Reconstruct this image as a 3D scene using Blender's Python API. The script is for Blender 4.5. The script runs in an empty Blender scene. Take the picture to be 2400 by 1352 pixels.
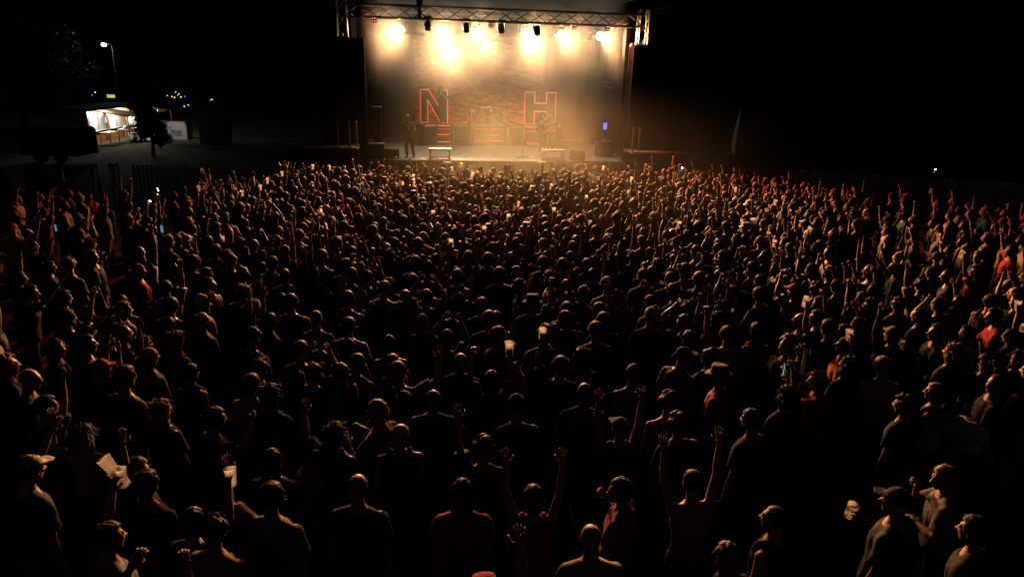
import bpy, math, random, time
import numpy as np
from mathutils import Vector, Matrix, Euler, Quaternion
T0 = time.time()
random.seed(7); rng = np.random.default_rng(7)
SC = bpy.context.scene
COL = SC.collection
R = math.radians

# ------------------------------------------------------------------ camera
W0, H0, F0 = 2400.0, 1352.0, 1600.0          # photograph size and focal length in its pixels
CAM_Z, PITCH, ROLL = 5.0, R(17.4), R(1.5)
CAM_M = Matrix.Rotation(R(90) - PITCH, 4, 'X') @ Matrix.Rotation(ROLL, 4, 'Z')
CAM_M.translation = Vector((0, 0, CAM_Z))
cam = bpy.data.cameras.new('camera'); cam.sensor_width = 36; cam.lens = 36 * F0 / W0
cam.clip_end = 2000; cam.clip_start = 0.05
camo = bpy.data.objects.new('camera', cam); COL.objects.link(camo); camo.matrix_world = CAM_M
SC.camera = camo
def ray(px, py):
    return (CAM_M.to_3x3() @ Vector(((px - W0/2)/F0, -(py - H0/2)/F0, -1)))
def at_z(px, py, z):                           # point of a pixel's ray on the level z
    d = ray(px, py); t = (z - CAM_Z)/d.z
    return Vector((0, 0, CAM_Z)) + d*t
def at_y(px, py, y):                           # point of a pixel's ray at the ground distance y
    d = ray(px, py); return Vector((0, 0, CAM_Z)) + d*(y/d.y)
CAM_I = CAM_M.inverted()
def project(p):
    q = CAM_I @ Vector(p)
    return (W0/2 + F0*q.x/-q.z, H0/2 - F0*q.y/-q.z, -q.z)

# ------------------------------------------------------------------ world and exposure
wd = bpy.data.worlds.new('World'); SC.world = wd; wd.use_nodes = True
nt = wd.node_tree; bg = nt.nodes['Background']
sky = nt.nodes.new('ShaderNodeTexSky'); sky.sky_type = 'NISHITA'; sky.sun_disc = False
sky.sun_elevation = R(-4.0); sky.sun_rotation = R(180); sky.air_density = 1.0
nt.links.new(sky.outputs[0], bg.inputs[0]); bg.inputs[1].default_value = 0.10
SC.view_settings.view_transform = 'Standard'; SC.view_settings.look = 'None'
SC.view_settings.exposure = 0; SC.view_settings.gamma = 1; SC.view_settings.use_curve_mapping = False
SC.cycles.use_denoising = True
SC.cycles.volume_step_rate = 1.0; SC.cycles.volume_max_steps = 64
SC.cycles.volume_bounces = 1; SC.cycles.max_bounces = 6; SC.cycles.diffuse_bounces = 1
SC.cycles.sample_clamp_indirect = 0.011

# ------------------------------------------------------------------ materials
MATS = {}
def mat(name, col, rough=0.6, metal=0.0, var=0.25, scale=6.0, bump=0.0, bscale=40.0, emit=None, estr=0.0,
        trans=0.0, spec=0.4, sheen=0.0, coords='Object'):
    if name in MATS: return MATS[name]
    m = bpy.data.materials.new(name); m.use_nodes = True; MATS[name] = m
    t = m.node_tree; b = t.nodes['Principled BSDF']; L = t.links
    tc = t.nodes.new('ShaderNodeTexCoord')
    n = t.nodes.new('ShaderNodeTexNoise'); n.inputs['Scale'].default_value = scale; n.inputs['Detail'].default_value = 5
    L.new(tc.outputs[coords], n.inputs['Vector'])
    rp = t.nodes.new('ShaderNodeMapRange'); rp.inputs['From Min'].default_value = 0.3; rp.inputs['From Max'].default_value = 0.7
    rp.inputs['To Min'].default_value = 1 - var; rp.inputs['To Max'].default_value = 1 + var
    L.new(n.outputs['Fac'], rp.inputs['Value'])
    mx = t.nodes.new('ShaderNodeVectorMath'); mx.operation = 'SCALE'; mx.inputs[0].default_value = col[:3]
    L.new(rp.outputs[0], mx.inputs['Scale']); L.new(mx.outputs[0], b.inputs['Base Color'])
    b.inputs['Roughness'].default_value = rough; b.inputs['Metallic'].default_value = metal
    b.inputs['Specular IOR Level'].default_value = spec
    if sheen: b.inputs['Sheen Weight'].default_value = sheen
    if bump:
        n2 = t.nodes.new('ShaderNodeTexNoise'); n2.inputs['Scale'].default_value = bscale; n2.inputs['Detail'].default_value = 4
        L.new(tc.outputs[coords], n2.inputs['Vector'])
        bp = t.nodes.new('ShaderNodeBump'); bp.inputs['Strength'].default_value = bump; bp.inputs['Distance'].default_value = 0.0
        L.new(n2.outputs['Fac'], bp.inputs['Height']); L.new(bp.outputs[0], b.inputs['Normal'])
    if emit:
        b.inputs['Emission Color'].default_value = (*emit, 1); b.inputs['Emission Strength'].default_value = estr
    if trans:
        tl = t.nodes.new('ShaderNodeBsdfTranslucent'); L.new(mx.outputs[0], tl.inputs['Color'])
        ms = t.nodes.new('ShaderNodeMixShader'); ms.inputs[0].default_value = trans
        L.new(b.outputs[0], ms.inputs[1]); L.new(tl.outputs[0], ms.inputs[2])
        L.new(ms.outputs[0], t.nodes['Material Output'].inputs['Surface'])
    return m

# ------------------------------------------------------------------ mesh helpers
def frame(d):
    d = Vector(d).normalized()
    a = Vector((0, 0, 1)) if abs(d.z) < 0.95 else Vector((1, 0, 0))
    x = a.cross(d).normalized(); return x, d.cross(x), d
class MB:
    def __init__(s): s.v = []; s.f = []
    def add(s, vs, fs):
        o = len(s.v); s.v += [tuple(v) for v in vs]; s.f += [tuple(i + o for i in f) for f in fs]; return s
    def box(s, c, d, rot=None):
        hx, hy, hz = d[0]/2, d[1]/2, d[2]/2
        vs = [Vector((x, y, z)) for x in (-hx, hx) for y in (-hy, hy) for z in (-hz, hz)]
        if rot is not None: vs = [rot @ v for v in vs]
        c = Vector(c)
        return s.add([v + c for v in vs], [(0,1,3,2),(4,6,7,5),(0,4,5,1),(2,3,7,6),(0,2,6,4),(1,5,7,3)])
    def bar(s, p, q, w, h=None):
        p, q = Vector(p), Vector(q); x, y, d = frame(q - p); h = h or w
        vs = [e + x*a*w/2 + y*b*h/2 for e in (p, q) for a, b in ((-1,-1),(1,-1),(1,1),(-1,1))]
        return s.add(vs, [(3,2,1,0),(4,5,6,7)] + [(i,(i+1)%4,(i+1)%4+4,i+4) for i in range(4)])
    def rings(s, rs, caps=True):                # rs: list of equally long rings of points
        n = len(rs[0]); vs = [p for r in rs for p in r]; fs = []
        for k in range(len(rs)-1):
            for i in range(n): fs.append((k*n+i, k*n+(i+1)%n, (k+1)*n+(i+1)%n, (k+1)*n+i))
        if caps: fs.append(tuple(reversed(range(n)))); fs.append(tuple((len(rs)-1)*n+i for i in range(n)))
        return s.add(vs, fs)
    def tube(s, p, q, r0, r1=None, n=10, caps=True, ball=False):
        p, q = Vector(p), Vector(q); r1 = r0 if r1 is None else r1
        x, y, d = frame(q - p); L = []
        if ball:
            st = [(p - d*r0*0.95, r0*0.3), (p - d*r0*0.6, r0*0.8)]
            en = [(q + d*r1*0.6, r1*0.8), (q + d*r1*0.95, r1*0.3)]
        else: st, en = [], []
        for c, r in st + [(p, r0), (q, r1)] + en:
            L.append([c + (x*math.cos(a) + y*math.sin(a))*r for a in [2*math.pi*i/n for i in range(n)]])
        return s.rings(L, caps)
    def path(s, pts, r, n=8):
        pts = [Vector(p) for p in pts]; L = []
        rr = r if hasattr(r, '__len__') else [r]*len(pts)
        for i, p in enumerate(pts):
            d = pts[min(i+1, len(pts)-1)] - pts[max(i-1, 0)]; x, y, _ = frame(d)
            if L and False: pass
            L.append([p + (x*math.cos(a) + y*math.sin(a))*rr[i] for a in [2*math.pi*k/n for k in range(n)]])
        return s.rings(L)
    def ell(s, c, r, rot=None, nu=12, nv=8):
        c = Vector(c); L = []
        for j in range(nv+1):
            t = -math.pi/2 + math.pi*(0.02 + 0.96*j/nv)
            L.append([])
            for i in range(nu):
                a = 2*math.pi*i/nu
                v = Vector((math.cos(a)*math.cos(t)*r[0], math.sin(a)*math.cos(t)*r[1], math.sin(t)*r[2]))
                if rot is not None: v = rot @ v
                L[-1].append(c + v)
        return s.rings(L)
    def prism(s, pts, y0, y1, axis='y'):        # outline in x,z extruded along y
        n = len(pts)
        mk = (lambda a, b, d: (a, d, b)) if axis == 'y' else ((lambda a, b, d: (a, b, d)) if axis == 'z' else (lambda a, b, d: (d, a, b)))
        vs = [mk(a, b, y0) for a, b in pts] + [mk(a, b, y1) for a, b in pts]
        return s.add(vs, [tuple(range(n)), tuple(reversed(range(n, 2*n)))] + [(i, i+n, (i+1)%n+n, (i+1)%n) for i in range(n)])
    def mesh(s, name, smooth=False):
        me = bpy.data.meshes.new(name); me.from_pydata(s.v, [], s.f); me.validate(); me.update()
        bm_fix(me)
        if smooth: me.shade_smooth()
        return me
    def build(s, name, m, parent=None, smooth=False, loc=None, rz=0):
        return link(name, s.mesh(name, smooth), m, parent, loc, rz)
import bmesh
def bm_fix(me):
    b = bmesh.new(); b.from_mesh(me); bmesh.ops.recalc_face_normals(b, faces=b.faces); b.to_mesh(me); b.free()
def link(name, me, m, parent=None, loc=None, rz=0):
    o = bpy.data.objects.new(name, me); COL.objects.link(o)
    if m is not None:
        if not me.materials: me.materials.append(m)
        if me.materials[0] is not m:
            o.material_slots[0].link = 'OBJECT'; o.material_slots[0].material = m
    if parent is not None: o.parent = parent
    if loc is not None: o.location = loc
    if rz: o.rotation_euler = (0, 0, rz)
    return o
def tag(o, label=None, cat=None, group=None, kind=None):
    if label: o['label'] = label
    if cat: o['category'] = cat
    if group: o['group'] = group
    if kind: o['kind'] = kind
    return o
def thing(name, label, cat, loc=(0, 0, 0), rz=0, group=None):
    o = bpy.data.objects.new(name, None); COL.objects.link(o); o.empty_display_size = 0.1
    o.location = loc; o.rotation_euler = (0, 0, rz); return tag(o, label, cat, group)
def copy_tree(o, parent=None):
    c = o.copy(); COL.objects.link(c); c.parent = parent
    for ch in list(o.children): copy_tree(ch, c)
    return c
# ------------------------------------------------------------------ people: prototypes
def evaluated(mb, name, voxel, smooth=3, decim=None, noise=None):
    """join the closed pieces of mb into one continuous surface"""
    me = bpy.data.meshes.new(name); me.from_pydata(mb.v, [], mb.f); me.update(); bm_fix(me)
    o = bpy.data.objects.new('tmp', me); COL.objects.link(o)
    md = o.modifiers.new('r', 'REMESH'); md.mode = 'VOXEL'; md.voxel_size = voxel
    sm = o.modifiers.new('s', 'SMOOTH'); sm.factor = 0.5; sm.iterations = smooth
    if decim: dm = o.modifiers.new('d', 'DECIMATE'); dm.ratio = decim
    dg = bpy.context.evaluated_depsgraph_get(); dg.update()
    out = bpy.data.meshes.new_from_object(o.evaluated_get(dg)); out.name = name
    bpy.data.objects.remove(o); bpy.data.meshes.remove(me)
    if noise: crease(out, *noise)
    out.shade_smooth()
    return out
from mathutils import noise as mnoise
def crease(me, amp, sc, stretch=1.0, seed=0):
    n = len(me.vertices); co = np.empty(n*3); me.vertices.foreach_get('co', co); no = np.empty(n*3)
    me.vertices.foreach_get('normal', no); co = co.reshape(-1, 3); no = no.reshape(-1, 3)
    for i in range(n):
        x, y, z = co[i]
        w = mnoise.noise(Vector((x*sc + seed, y*sc, z*sc*stretch))) + 0.5*mnoise.noise(Vector((x*sc*2.1, y*sc*2.1 + seed, z*sc*2.1*stretch)))
        co[i] += no[i]*amp*w
    me.vertices.foreach_set('co', co.ravel()); me.update()

ARMS = {  # upper arm direction, forearm direction (for the right side, x outwards), hand mode
 'down': ((.17,.02,-1), (.06,.22,-1), 'relax'),
 'up': ((.28,.22,1), (.05,.12,1), 'open'),
 'fist': ((.34,.30,.9), (.0,.25,1), 'fist'),
 'fwd': ((.2,.75,.62), (.0,.55,.85), 'open'),
 'point': ((.3,.45,.85), (.02,.35,.95), 'point'),
 'clapo': ((.42,.45,.8), (-.52,.25,.82), 'flat'),
 'clapc': ((.3,.40,-.8), (-.50,.72,.55), 'flat'),
 'cup': ((.25,.25,-.95), (-.18,.72,.62), 'grip'),
 'cupup': ((.32,.45,.75), (-.12,.25,.95), 'grip'),
 'phone': ((.25,.78,.05), (-.36,.36,.87), 'grip'),
 'head': ((.8,.15,.5), (-.78,.05,.62), 'relax'),
 'akimbo': ((.72,-.25,-.75), (-.72,.35,-.45), 'relax'),
 'side': ((.95,.12,.1), (.9,.3,.25), 'relax'),
 'bent': ((.75,.3,.25), (.15,.25,.95), 'open'),
 'mouth': ((.30,.55,-.62), (-.42,.15,.9), 'fist'),
 'fold': ((.22,.25,-.9), (-.86,.48,.08), 'relax'),
 'wide': ((.72,.2,.7), (.35,.15,.93), 'open'),
 'strumR': ((.45,-.15,-.85), (-.45,.78,-.25), 'fist'),
 'fretL': ((.35,.25,-.9), (.35,.85,.25), 'grip'),
 'mic': ((.35,.45,-.75), (-.62,.30,.75), 'grip'),
}
HEAD_R = Vector((.076, .096, .118))
def body_points(pose):
    """joint positions of a pose; the figure is 1.75 m tall and faces +Y"""
    J = {}
    lean, twist = R(pose.get('lean', 0)), R(pose.get('twist', 0))
    hip = Vector((0, 0, .93))
    M = Matrix.Translation(hip) @ Matrix.Rotation(-lean, 4, 'X') @ Matrix.Rotation(twist, 4, 'Z') @ Matrix.Rotation(R(pose.get('tilt', 0)), 4, 'Y') @ Matrix.Translation(-hip)
    J['M'] = M
    hy, hp, hr = [R(a) for a in pose.get('head', (0, 0, 0))]
    nb = Vector((0, -.01, 1.49))
    J['H'] = M @ Matrix.Translation(nb) @ Matrix.Rotation(hy, 4, 'Z') @ Matrix.Rotation(hp, 4, 'X') @ Matrix.Rotation(hr, 4, 'Y') @ Matrix.Translation(Vector((0, .035, .145)))
    for s, key in ((1, 'R'), (-1, 'L')):
        u, f, mode = ARMS[pose[key]]
        u = Vector((u[0]*s, u[1], u[2])).normalized(); f = Vector((f[0]*s, f[1], f[2])).normalized()
        S = Vector((.180*s, -.005, 1.372))
        if u.z > 0: S += Vector((-.015*s, 0, .035*u.z))
        E = S + u*.285; Wr = E + f*.25
        J['S'+key], J['E'+key], J['W'+key] = M @ S, M @ E, M @ Wr
        J['f'+key] = M.to_3x3() @ f; J['m'+key] = mode
        J['in'+key] = M.to_3x3() @ Vector((-s, 0, 0))
        st = pose.get('step', 0)*s
        J['A'+key] = Vector((.11*s, st*.5, .08)); J['K'+key] = Vector((.105*s, .03 + st*.3 + (.06 if st else 0), .48)); J['P'+key] = Vector((.09*s, 0, .92))
    return J
TORSO = [(.84,.150,.105,0),(.90,.166,.118,-.005),(.98,.162,.115,-.005),(1.08,.143,.105,0),(1.18,.152,.110,.005),(1.27,.172,.120,.005),(1.34,.178,.115,0),(1.39,.155,.098,-.005),(1.43,.112,.080,-.008),(1.475,.072,.068,-.008)]
def torso_rings(mb, M, grow=0.0, z0=0, z1=9, hem=0.0, n=16):
    L = []
    for z, a, b, yo in TORSO:
        if z < z0 or z > z1: continue
        g = grow + hem*max(0, (1.1 - z)/.3)
        ring = []
        for i in range(n):
            t = 2*math.pi*i/n; c, s_ = math.cos(t), math.sin(t)
            ring.append(M @ Vector((math.copysign(abs(c)**.85, c)*(a+g), math.copysign(abs(s_)**.85, s_)*(b+g)+yo, z)))
        L.append(ring)
    mb.rings(L)
def hand(mb_palm, mb_f, J, key):
    s = 1 if key == 'R' else -1
    w, f, mode = J['W'+key], J['f'+key].normalized(), J['m'+key]
    side = J['in'+key] - f*J['in'+key].dot(f)
    if side.length < .2: side = Vector((0, 1, 0)) - f*f.y
    side.normalize(); nrm = f.cross(side).normalized()      # thumb side, palm normal
    if mode in ('grip', 'fist', 'point', 'relax', 'open') and nrm.y < 0: nrm = -nrm
    rot = Matrix((side, nrm, f)).transposed()
    pc = w + f*.05
    mb_palm.tube(w - f*.01, w + f*.03, .026, .03, n=8)
    mb_palm.ell(pc, (.040, .019, .052), rot, 10, 6)
    curl = {'relax': .45, 'open': .16, 'fist': 1.45, 'flat': .05, 'grip': .85, 'point': 1.45}[mode]
    for k, (off, ln) in enumerate(((.028, .072), (.010, .082), (-.009, .076), (-.026, .06))):
        c = .08 if (mode == 'point' and k == 0) else curl
        spread = (.10*(1.2 - .8*k) if mode == 'open' else .03*(1.2 - .8*k))
        ang = 0; p = pc + f*.035 + side*off; pts = [p - f*.02, p]
        base = (f + side*spread).normalized()
        for seg in range(3):
            ang += c*(.55 if seg == 0 else .75)
            p = p + (base*math.cos(ang) + nrm*math.sin(ang))*ln*(.44, .32, .24)[seg]; pts.append(p)
        mb_f.path(pts, [.0088, .0092, .0086, .0078, .005], 6)
    # thumb leaves the side of the palm near its base
    p = pc - f*.022 + side*.030
    if mode in ('fist', 'point', 'grip'):
        pts = [p - side*.01, p + side*.012 + nrm*.018 + f*.018, p + nrm*.040 + f*.038 + side*.004, p + nrm*.046 + f*.050 - side*.018]
    else:
        pts = [p - side*.01, p + side*.024 + f*.016 + nrm*.008, p + side*.038 + f*.042 + nrm*.012, p + side*.042 + f*.066 + nrm*.012]
    mb_f.path(pts, [.011, .011, .0095, .006], 6)
    J['grip'+key] = pc + f*.04 + nrm*.045; J['nrm'+key] = nrm; J['hf'+key] = f
def head_shape(mb, H):
    r3 = H.to_3x3()
    P = lambda x, y, z: H @ Vector((x, y, z))
    mb.ell(P(0, -.012, .022), (.076, .094, .094), r3, 16, 12)        # skull
    mb.ell(P(0, .022, -.040), (.058, .066, .074), r3, 14, 10)        # face and jaw
    mb.ell(P(0, .062, -.092), (.026, .024, .022), r3, 8, 6)          # chin
    mb.ell(P(0, .082, .030), (.05, .012, .012), r3, 10, 5)           # brow
    mb.tube(P(0, .082, .022), P(0, .112, -.026), .009, .017, 8, ball=True)   # nose
    mb.ell(P(0, .084, -.060), (.024, .012, .007), r3, 8, 5)          # lips
    for s in (-1, 1):
        mb.ell(P(.078*s, -.005, -.008), (.011, .020, .033), r3, 8, 6)  # ears
        mb.ell(P(.034*s, .075, -.018), (.020, .014, .016), r3, 8, 6)   # cheeks
def make_proto(pose, name, shirt_kind='tee', voxel=.0145):
    J = body_points(pose); M = J['M']
    b, fg, sh, tr = MB(), MB(), MB(), MB()
    torso_rings(b, M)
    nk = J['H'] @ Vector((0, -.035, -.075))
    b.tube(M @ Vector((0, -.01, 1.43)), nk, .062, .054, 12, ball=True)
    head_shape(b, J['H'])
    for s, k in ((1, 'R'), (-1, 'L')):
        S, E, Wr = J['S'+k], J['E'+k], J['W'+k]
        b.ell(S, (.062, .060, .062), None, 10, 8)
        b.tube(S, S.lerp(E, .45), .052, .049, 10, ball=True); b.tube(S.lerp(E, .4), E, .049, .039, 10, ball=True)
        b.tube(E, E.lerp(Wr, .35), .039, .042, 10, ball=True); b.tube(E.lerp(Wr, .35), Wr, .042, .026, 10, ball=True)
        b.tube(M @ Vector((.045*s, -.015, 1.435)), S, .048, .052, 10, ball=True)
        hand(b, fg, J, k)
        P_, K, A = J['P'+k], J['K'+k], J['A'+k]
        b.tube(P_, K, .082, .055, 12, ball=True); b.tube(K, K.lerp(A, .35), .054, .056, 10, ball=True); b.tube(K.lerp(A, .35), A, .056, .036, 10, ball=True)
        toe = A + Vector((.025*s, .14, -.045))
        b.tube(A + Vector((0, -.035, -.040)), toe, .041, .034, 8, ball=True)
        # trousers
        tr.tube(P_ + Vector((0, 0, .02)), K, .100, .076, 12, ball=True); tr.tube(K, A + Vector((0, 0, .03)), .076, .066, 10)
        # sleeves
        if shirt_kind == 'tee':
            sh.tube(S, S.lerp(E, .76), .072, .084, 12); sh.ell(S, (.070, .070, .068), None, 10, 8)
            sh.tube(M @ Vector((.045*s, -.015, 1.432)), S, .056, .064, 10, ball=True)
        elif shirt_kind == 'long':
            sh.tube(S, E, .071, .062, 12, ball=True); sh.tube(E, E.lerp(Wr, .9), .062, .045, 12, ball=True); sh.ell(S, (.075, .073, .075), None, 10, 8)
            sh.tube(M @ Vector((.05*s, -.015, 1.445)), S, .062, .068, 10, ball=True)
        else:
            sh.path([M @ Vector((.11*s, -.105, 1.36)), M @ Vector((.10*s, -.075, 1.44)), M @ Vector((.095*s, -.01, 1.492)), M @ Vector((.10*s, .06, 1.44)), M @ Vector((.11*s, .10, 1.36))], .030, 8)
    torso_rings(sh, M, .022, .86, 1.455, .036)
    torso_rings(tr, Matrix(), .012, .80, 1.0)
    tr.ell((0, -.005, .88), (.165, .118, .10), None, 14, 8)
    if shirt_kind == 'long': sh.tube(M @ Vector((0, -.055, 1.44)), M @ Vector((0, -.065, 1.50)), .085, .07, 12, ball=True)   # folded hood or collar
    body = evaluated(b, name + '_body', voxel, 2)
    fm = fg.mesh('f', True); body2 = join_meshes([body, fm], name + '_body')
    shirt = evaluated(sh, name + '_shirt', .018, 2, None, (.014, 8.0, .7, len(name)*1.7))
    trous = evaluated(tr, name + '_trousers', .025, 2, None, (.008, 8.0, .5, 3))
    mark_body(body2, J['H'])
    return dict(J=J, body=body2, shirt=shirt, trousers=trous, H=J['H'].copy(), kind=shirt_kind)
def mark_body(me, H):
    """eyes, lips and shoes are faces of the one body, in their own colours"""
    n = len(me.polygons); c = np.empty(n*3); me.polygons.foreach_get('center', c); c = c.reshape(-1, 3)
    I = np.array(H.inverted()); h = c @ I[:3, :3].T + I[:3, 3]
    idx = np.zeros(n, np.int32)
    for s in (-1, 1): idx[(np.abs(h[:, 0] - .033*s) < .015) & (np.abs(h[:, 2] - .008) < .010) & (h[:, 1] > .05)] = 1
    idx[(np.abs(h[:, 0]) < .024) & (np.abs(h[:, 2] + .060) < .009) & (h[:, 1] > .07)] = 3
    idx[c[:, 2] < .115] = 2
    me.polygons.foreach_set('material_index', idx)
def mesh_np(me):
    n = len(me.vertices); co = np.empty(n*3, np.float32); me.vertices.foreach_get('co', co)
    me.calc_loop_triangles(); t = np.empty(len(me.loop_triangles)*3, np.int32); me.loop_triangles.foreach_get('vertices', t)
    return co.reshape(-1, 3), t.reshape(-1, 3)
def np_mesh(name, co, tri, smooth=True):
    me = bpy.data.meshes.new(name); me.vertices.add(len(co)); me.vertices.foreach_set('co', np.ascontiguousarray(co, np.float32).ravel())
    me.loops.add(len(tri)*3); me.loops.foreach_set('vertex_index', np.ascontiguousarray(tri, np.int32).ravel())
    me.polygons.add(len(tri)); me.polygons.foreach_set('loop_start', np.arange(0, len(tri)*3, 3, dtype=np.int32))
    me.update(calc_edges=True)
    if smooth: me.shade_smooth()
    return me
def join_meshes(ms, name):
    cs, ts, o = [], [], 0
    for m in ms:
        c, t = mesh_np(m); cs.append(c); ts.append(t + o); o += len(c); bpy.data.meshes.remove(m)
    return np_mesh(name, np.concatenate(cs), np.concatenate(ts))

# hair and headwear, built round the centre of the head
def strands(mb, n, shell, ln, droop, w=.004, seed=1, back=False, jit=.5):
    rr = random.Random(seed)
    for i in range(n):
        a = rr.uniform(0, 2*math.pi); z = rr.uniform(-.25, 1)
        if not back and math.sin(a) > .5 and z < .55: continue
        q = math.sqrt(max(0, 1 - z*z)); d = Vector((math.cos(a)*q, math.sin(a)*q, z))
        p = Vector((d.x*shell[0], d.y*shell[1] - .012, d.z*shell[2] + .022))
        t = (d*(1 - droop) + Vector((0, -.1, -1))*droop + Vector((rr.uniform(-jit, jit), rr.uniform(-jit, jit), rr.uniform(-jit, jit)))*.6).normalized()
        side = t.cross(Vector((rr.uniform(-1, 1), rr.uniform(-1, 1), rr.uniform(-1, 1)))).normalized()*w
        L = ln*rr.uniform(.5, 1.2); m_ = p + t*L*.55; e = p + t*L + Vector((0, 0, -droop*L*.3))
        mb.add([p - side, p + side, m_ + side*.7, m_ - side*.7, e], [(0, 1, 2, 3), (3, 2, 4)])
def hair_mesh(kind):
    mb, st = MB(), MB(); noise = (.010, 28.0, .7, 5); vox = .012
    if kind in ('short', 'buzz', 'long', 'ponytail', 'bun', 'bob', 'thin', 'wavy'):
        g = {'buzz': .004, 'thin': .003, 'short': .020}.get(kind, .014)
        mb.ell((0, -.014, .030), (.078+g, .095+g, .094+g), None, 16, 12)
        cut_y = .060
    if kind == 'curly':
        rr = random.Random(4)
        for i in range(46):
            a, z = rr.uniform(0, 6.283), rr.uniform(-.25, 1); q = math.sqrt(1 - z*z)
            if math.sin(a) > .45 and z < .5: continue
            mb.ell((math.cos(a)*q*.088, math.sin(a)*q*.1 - .018, z*.1 + .035), (.032, .032, .032), None, 8, 6)
        mb.ell((0, -.02, .04), (.088, .098, .1), None, 14, 10); strands(st, 260, (.108, .123, .123), .022, .1, .0026, 9, jit=1.3)
    if kind == 'afro':
        mb.ell((0, -.02, .05), (.135, .14, .135), None, 16, 12); noise = (.022, 30, 1, 2); strands(st, 240, (.13, .135, .14), .03, .0, .004, 19, jit=1.2)
    if kind == 'long':
        mb.ell((0, -.055, -.06), (.092, .062, .13), None, 14, 10)
        mb.rings([[Vector((math.cos(t)*a, math.sin(t)*b + y, z)) for t in [k*math.pi/7 for k in range(14)]] for z, a, b, y in ((-.02,.094,.06,-.05),(-.15,.096,.05,-.07),(-.28,.105,.040,-.10),(-.40,.07,.022,-.115))])
        noise = (.012, 34, .22, 5); strands(st, 300, (.092, .11, .102), .11, .72, .0026, 3, jit=.6)
    if kind == 'wavy':
        for s in (-1, 1): mb.rings([[Vector((math.cos(t)*a + s*.055, math.sin(t)*b + y, z)) for t in [k*math.pi/6 for k in range(12)]] for z, a, b, y in ((.02,.045,.06,-.03),(-.12,.058,.06,-.04),(-.24,.06,.045,-.06),(-.32,.03,.02,-.07))])
        mb.ell((0, -.06, -.08), (.085, .055, .14), None, 12, 10); noise = (.012, 34, .5, 8); strands(st, 380, (.1, .115, .11), .11, .55, .003, 5, jit=1.1)
    if kind == 'bob':
        mb.ell((0, -.030, -.045), (.098, .078, .095), None, 14, 10); noise = (.010, 34, .25, 5); strands(st, 120, (.095, .112, .1), .06, .7, .003, 7)
    if kind == 'ponytail':
        mb.path([(0, -.10, .06), (0, -.15, .05), (0, -.175, -.02), (0, -.165, -.13), (0, -.15, -.22)], [.022, .032, .036, .03, .012], 10); noise = (.007, 36, .3, 5); strands(st, 70, (.088, .106, .1), .05, .6, .0025, 8)
    if kind == 'bun':
        mb.ell((0, -.06, .135), (.046, .046, .042), None, 12, 8); noise = (.007, 36, .5, 5); strands(st, 70, (.088, .106, .1), .045, .4, .0025, 11)
    if kind == 'short': noise = (.007, 42, .8, 5); strands(st, 420, (.097, .114, .109), .030, .3, .0022, 2, jit=.9)
    if kind == 'buzz': noise = (.003, 40, 1, 2); vox = .013
    if kind == 'thin': noise = (.003, 30, 1, 2)
    if kind == 'cap':
        mb.ell((0, -.012, .045), (.088, .106, .088), None, 16, 12)
        mb.prism([(-.078, .03), (.078, .03), (.075, .13), (.045, .175), (-.045, .175), (-.075, .13)], .043, .055, 'z'); mb.ell((0, -.012, .135), (.012, .012, .008), None, 8, 5); noise = (.002, 20, 1, 1)
    if kind == 'capback':
        mb.ell((0, -.012, .045), (.088, .106, .088), None, 16, 12)
        mb.prism([(-.072, -.05), (-.07, -.14), (-.042, -.185), (.042, -.185), (.07, -.14), (.072, -.05)], .030, .043, 'z'); noise = (.002, 20, 1, 1)
    if kind == 'beanie':
        mb.ell((0, -.016, .050), (.092, .108, .105), None, 16, 12); mb.ell((0, -.03, .15), (.04, .04, .02), None, 10, 6); noise = (.006, 34, .4, 1)
    if kind == 'bucket':
        mb.rings([[Vector((math.cos(t)*a, math.sin(t)*a*1.12 - .01, z)) for t in [k*math.pi/9 for k in range(18)]] for z, a in ((.012,.155),(.028,.150),(.050,.102),(.10,.094),(.135,.085),(.142,.05))]); noise = (.006, 20, 1, 1)
    me = evaluated(mb, 'hair_' + kind, vox, 2 if kind not in ('cap', 'capback', 'bucket') else 1, None, noise)
    if kind not in ('cap', 'capback', 'beanie', 'bucket', 'afro', 'curly'):
        # open the hairline: the face stays free in front
        b = bmesh.new(); b.from_mesh(me)
        kill = [v for v in b.verts if v.co.y > .048 - max(0, v.co.z - .05)*.2 and v.co.z < .085 or (v.co.z < -.012 and v.co.y > .012 and abs(v.co.x) < .2 and kind in ('short', 'buzz', 'thin', 'bun', 'ponytail')) or (kind in ('short', 'buzz', 'thin', 'bun', 'ponytail') and v.co.z < -.055 and v.co.y > -.2 and v.co.y > -.14)
                or (kind == 'thin' and v.co.z > .075)]
        bmesh.ops.delete(b, geom=kill, context='VERTS'); b.to_mesh(me); b.free(); me.shade_smooth()
    if kind in ('curly', 'afro'):
        b = bmesh.new(); b.from_mesh(me); bmesh.ops.delete(b, geom=[v for v in b.verts if v.co.y > .05 and v.co.z < .075], context='VERTS'); b.to_mesh(me); b.free(); me.shade_smooth()
    if st.v: me = join_meshes([me, st.mesh('s')], 'hair_' + kind)
    return me
# ------------------------------------------------------------------ stage frame
YAW = R(8)
SO = at_z(1165, 377, 1.55); SO.z = 0
CY, SY = math.cos(YAW), math.sin(YAW)
def SP(x, y, z=0): return Vector((SO.x + CY*x - SY*y, SO.y + SY*x + CY*y, z))
def S_at(px, py, ly):                          # stage-local point of a pixel on the upright plane y = ly of the stage
    d = ray(px, py); n = Vector((-SY, CY, 0)); c = Vector((0, 0, CAM_Z))
    q = c + d*((SP(0, ly) - c).dot(n)/d.dot(n)) - SO
    return (CY*q.x + SY*q.y, ly, q.z)
def sthing(name, label, cat, x, y, z=0, group=None, rz=0): return thing(name, label, cat, SP(x, y, z), YAW + rz, group)
DECK = 1.55
WARM = (1.0, .50, .20)
CREAM = (1.0, .74, .44)
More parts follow.
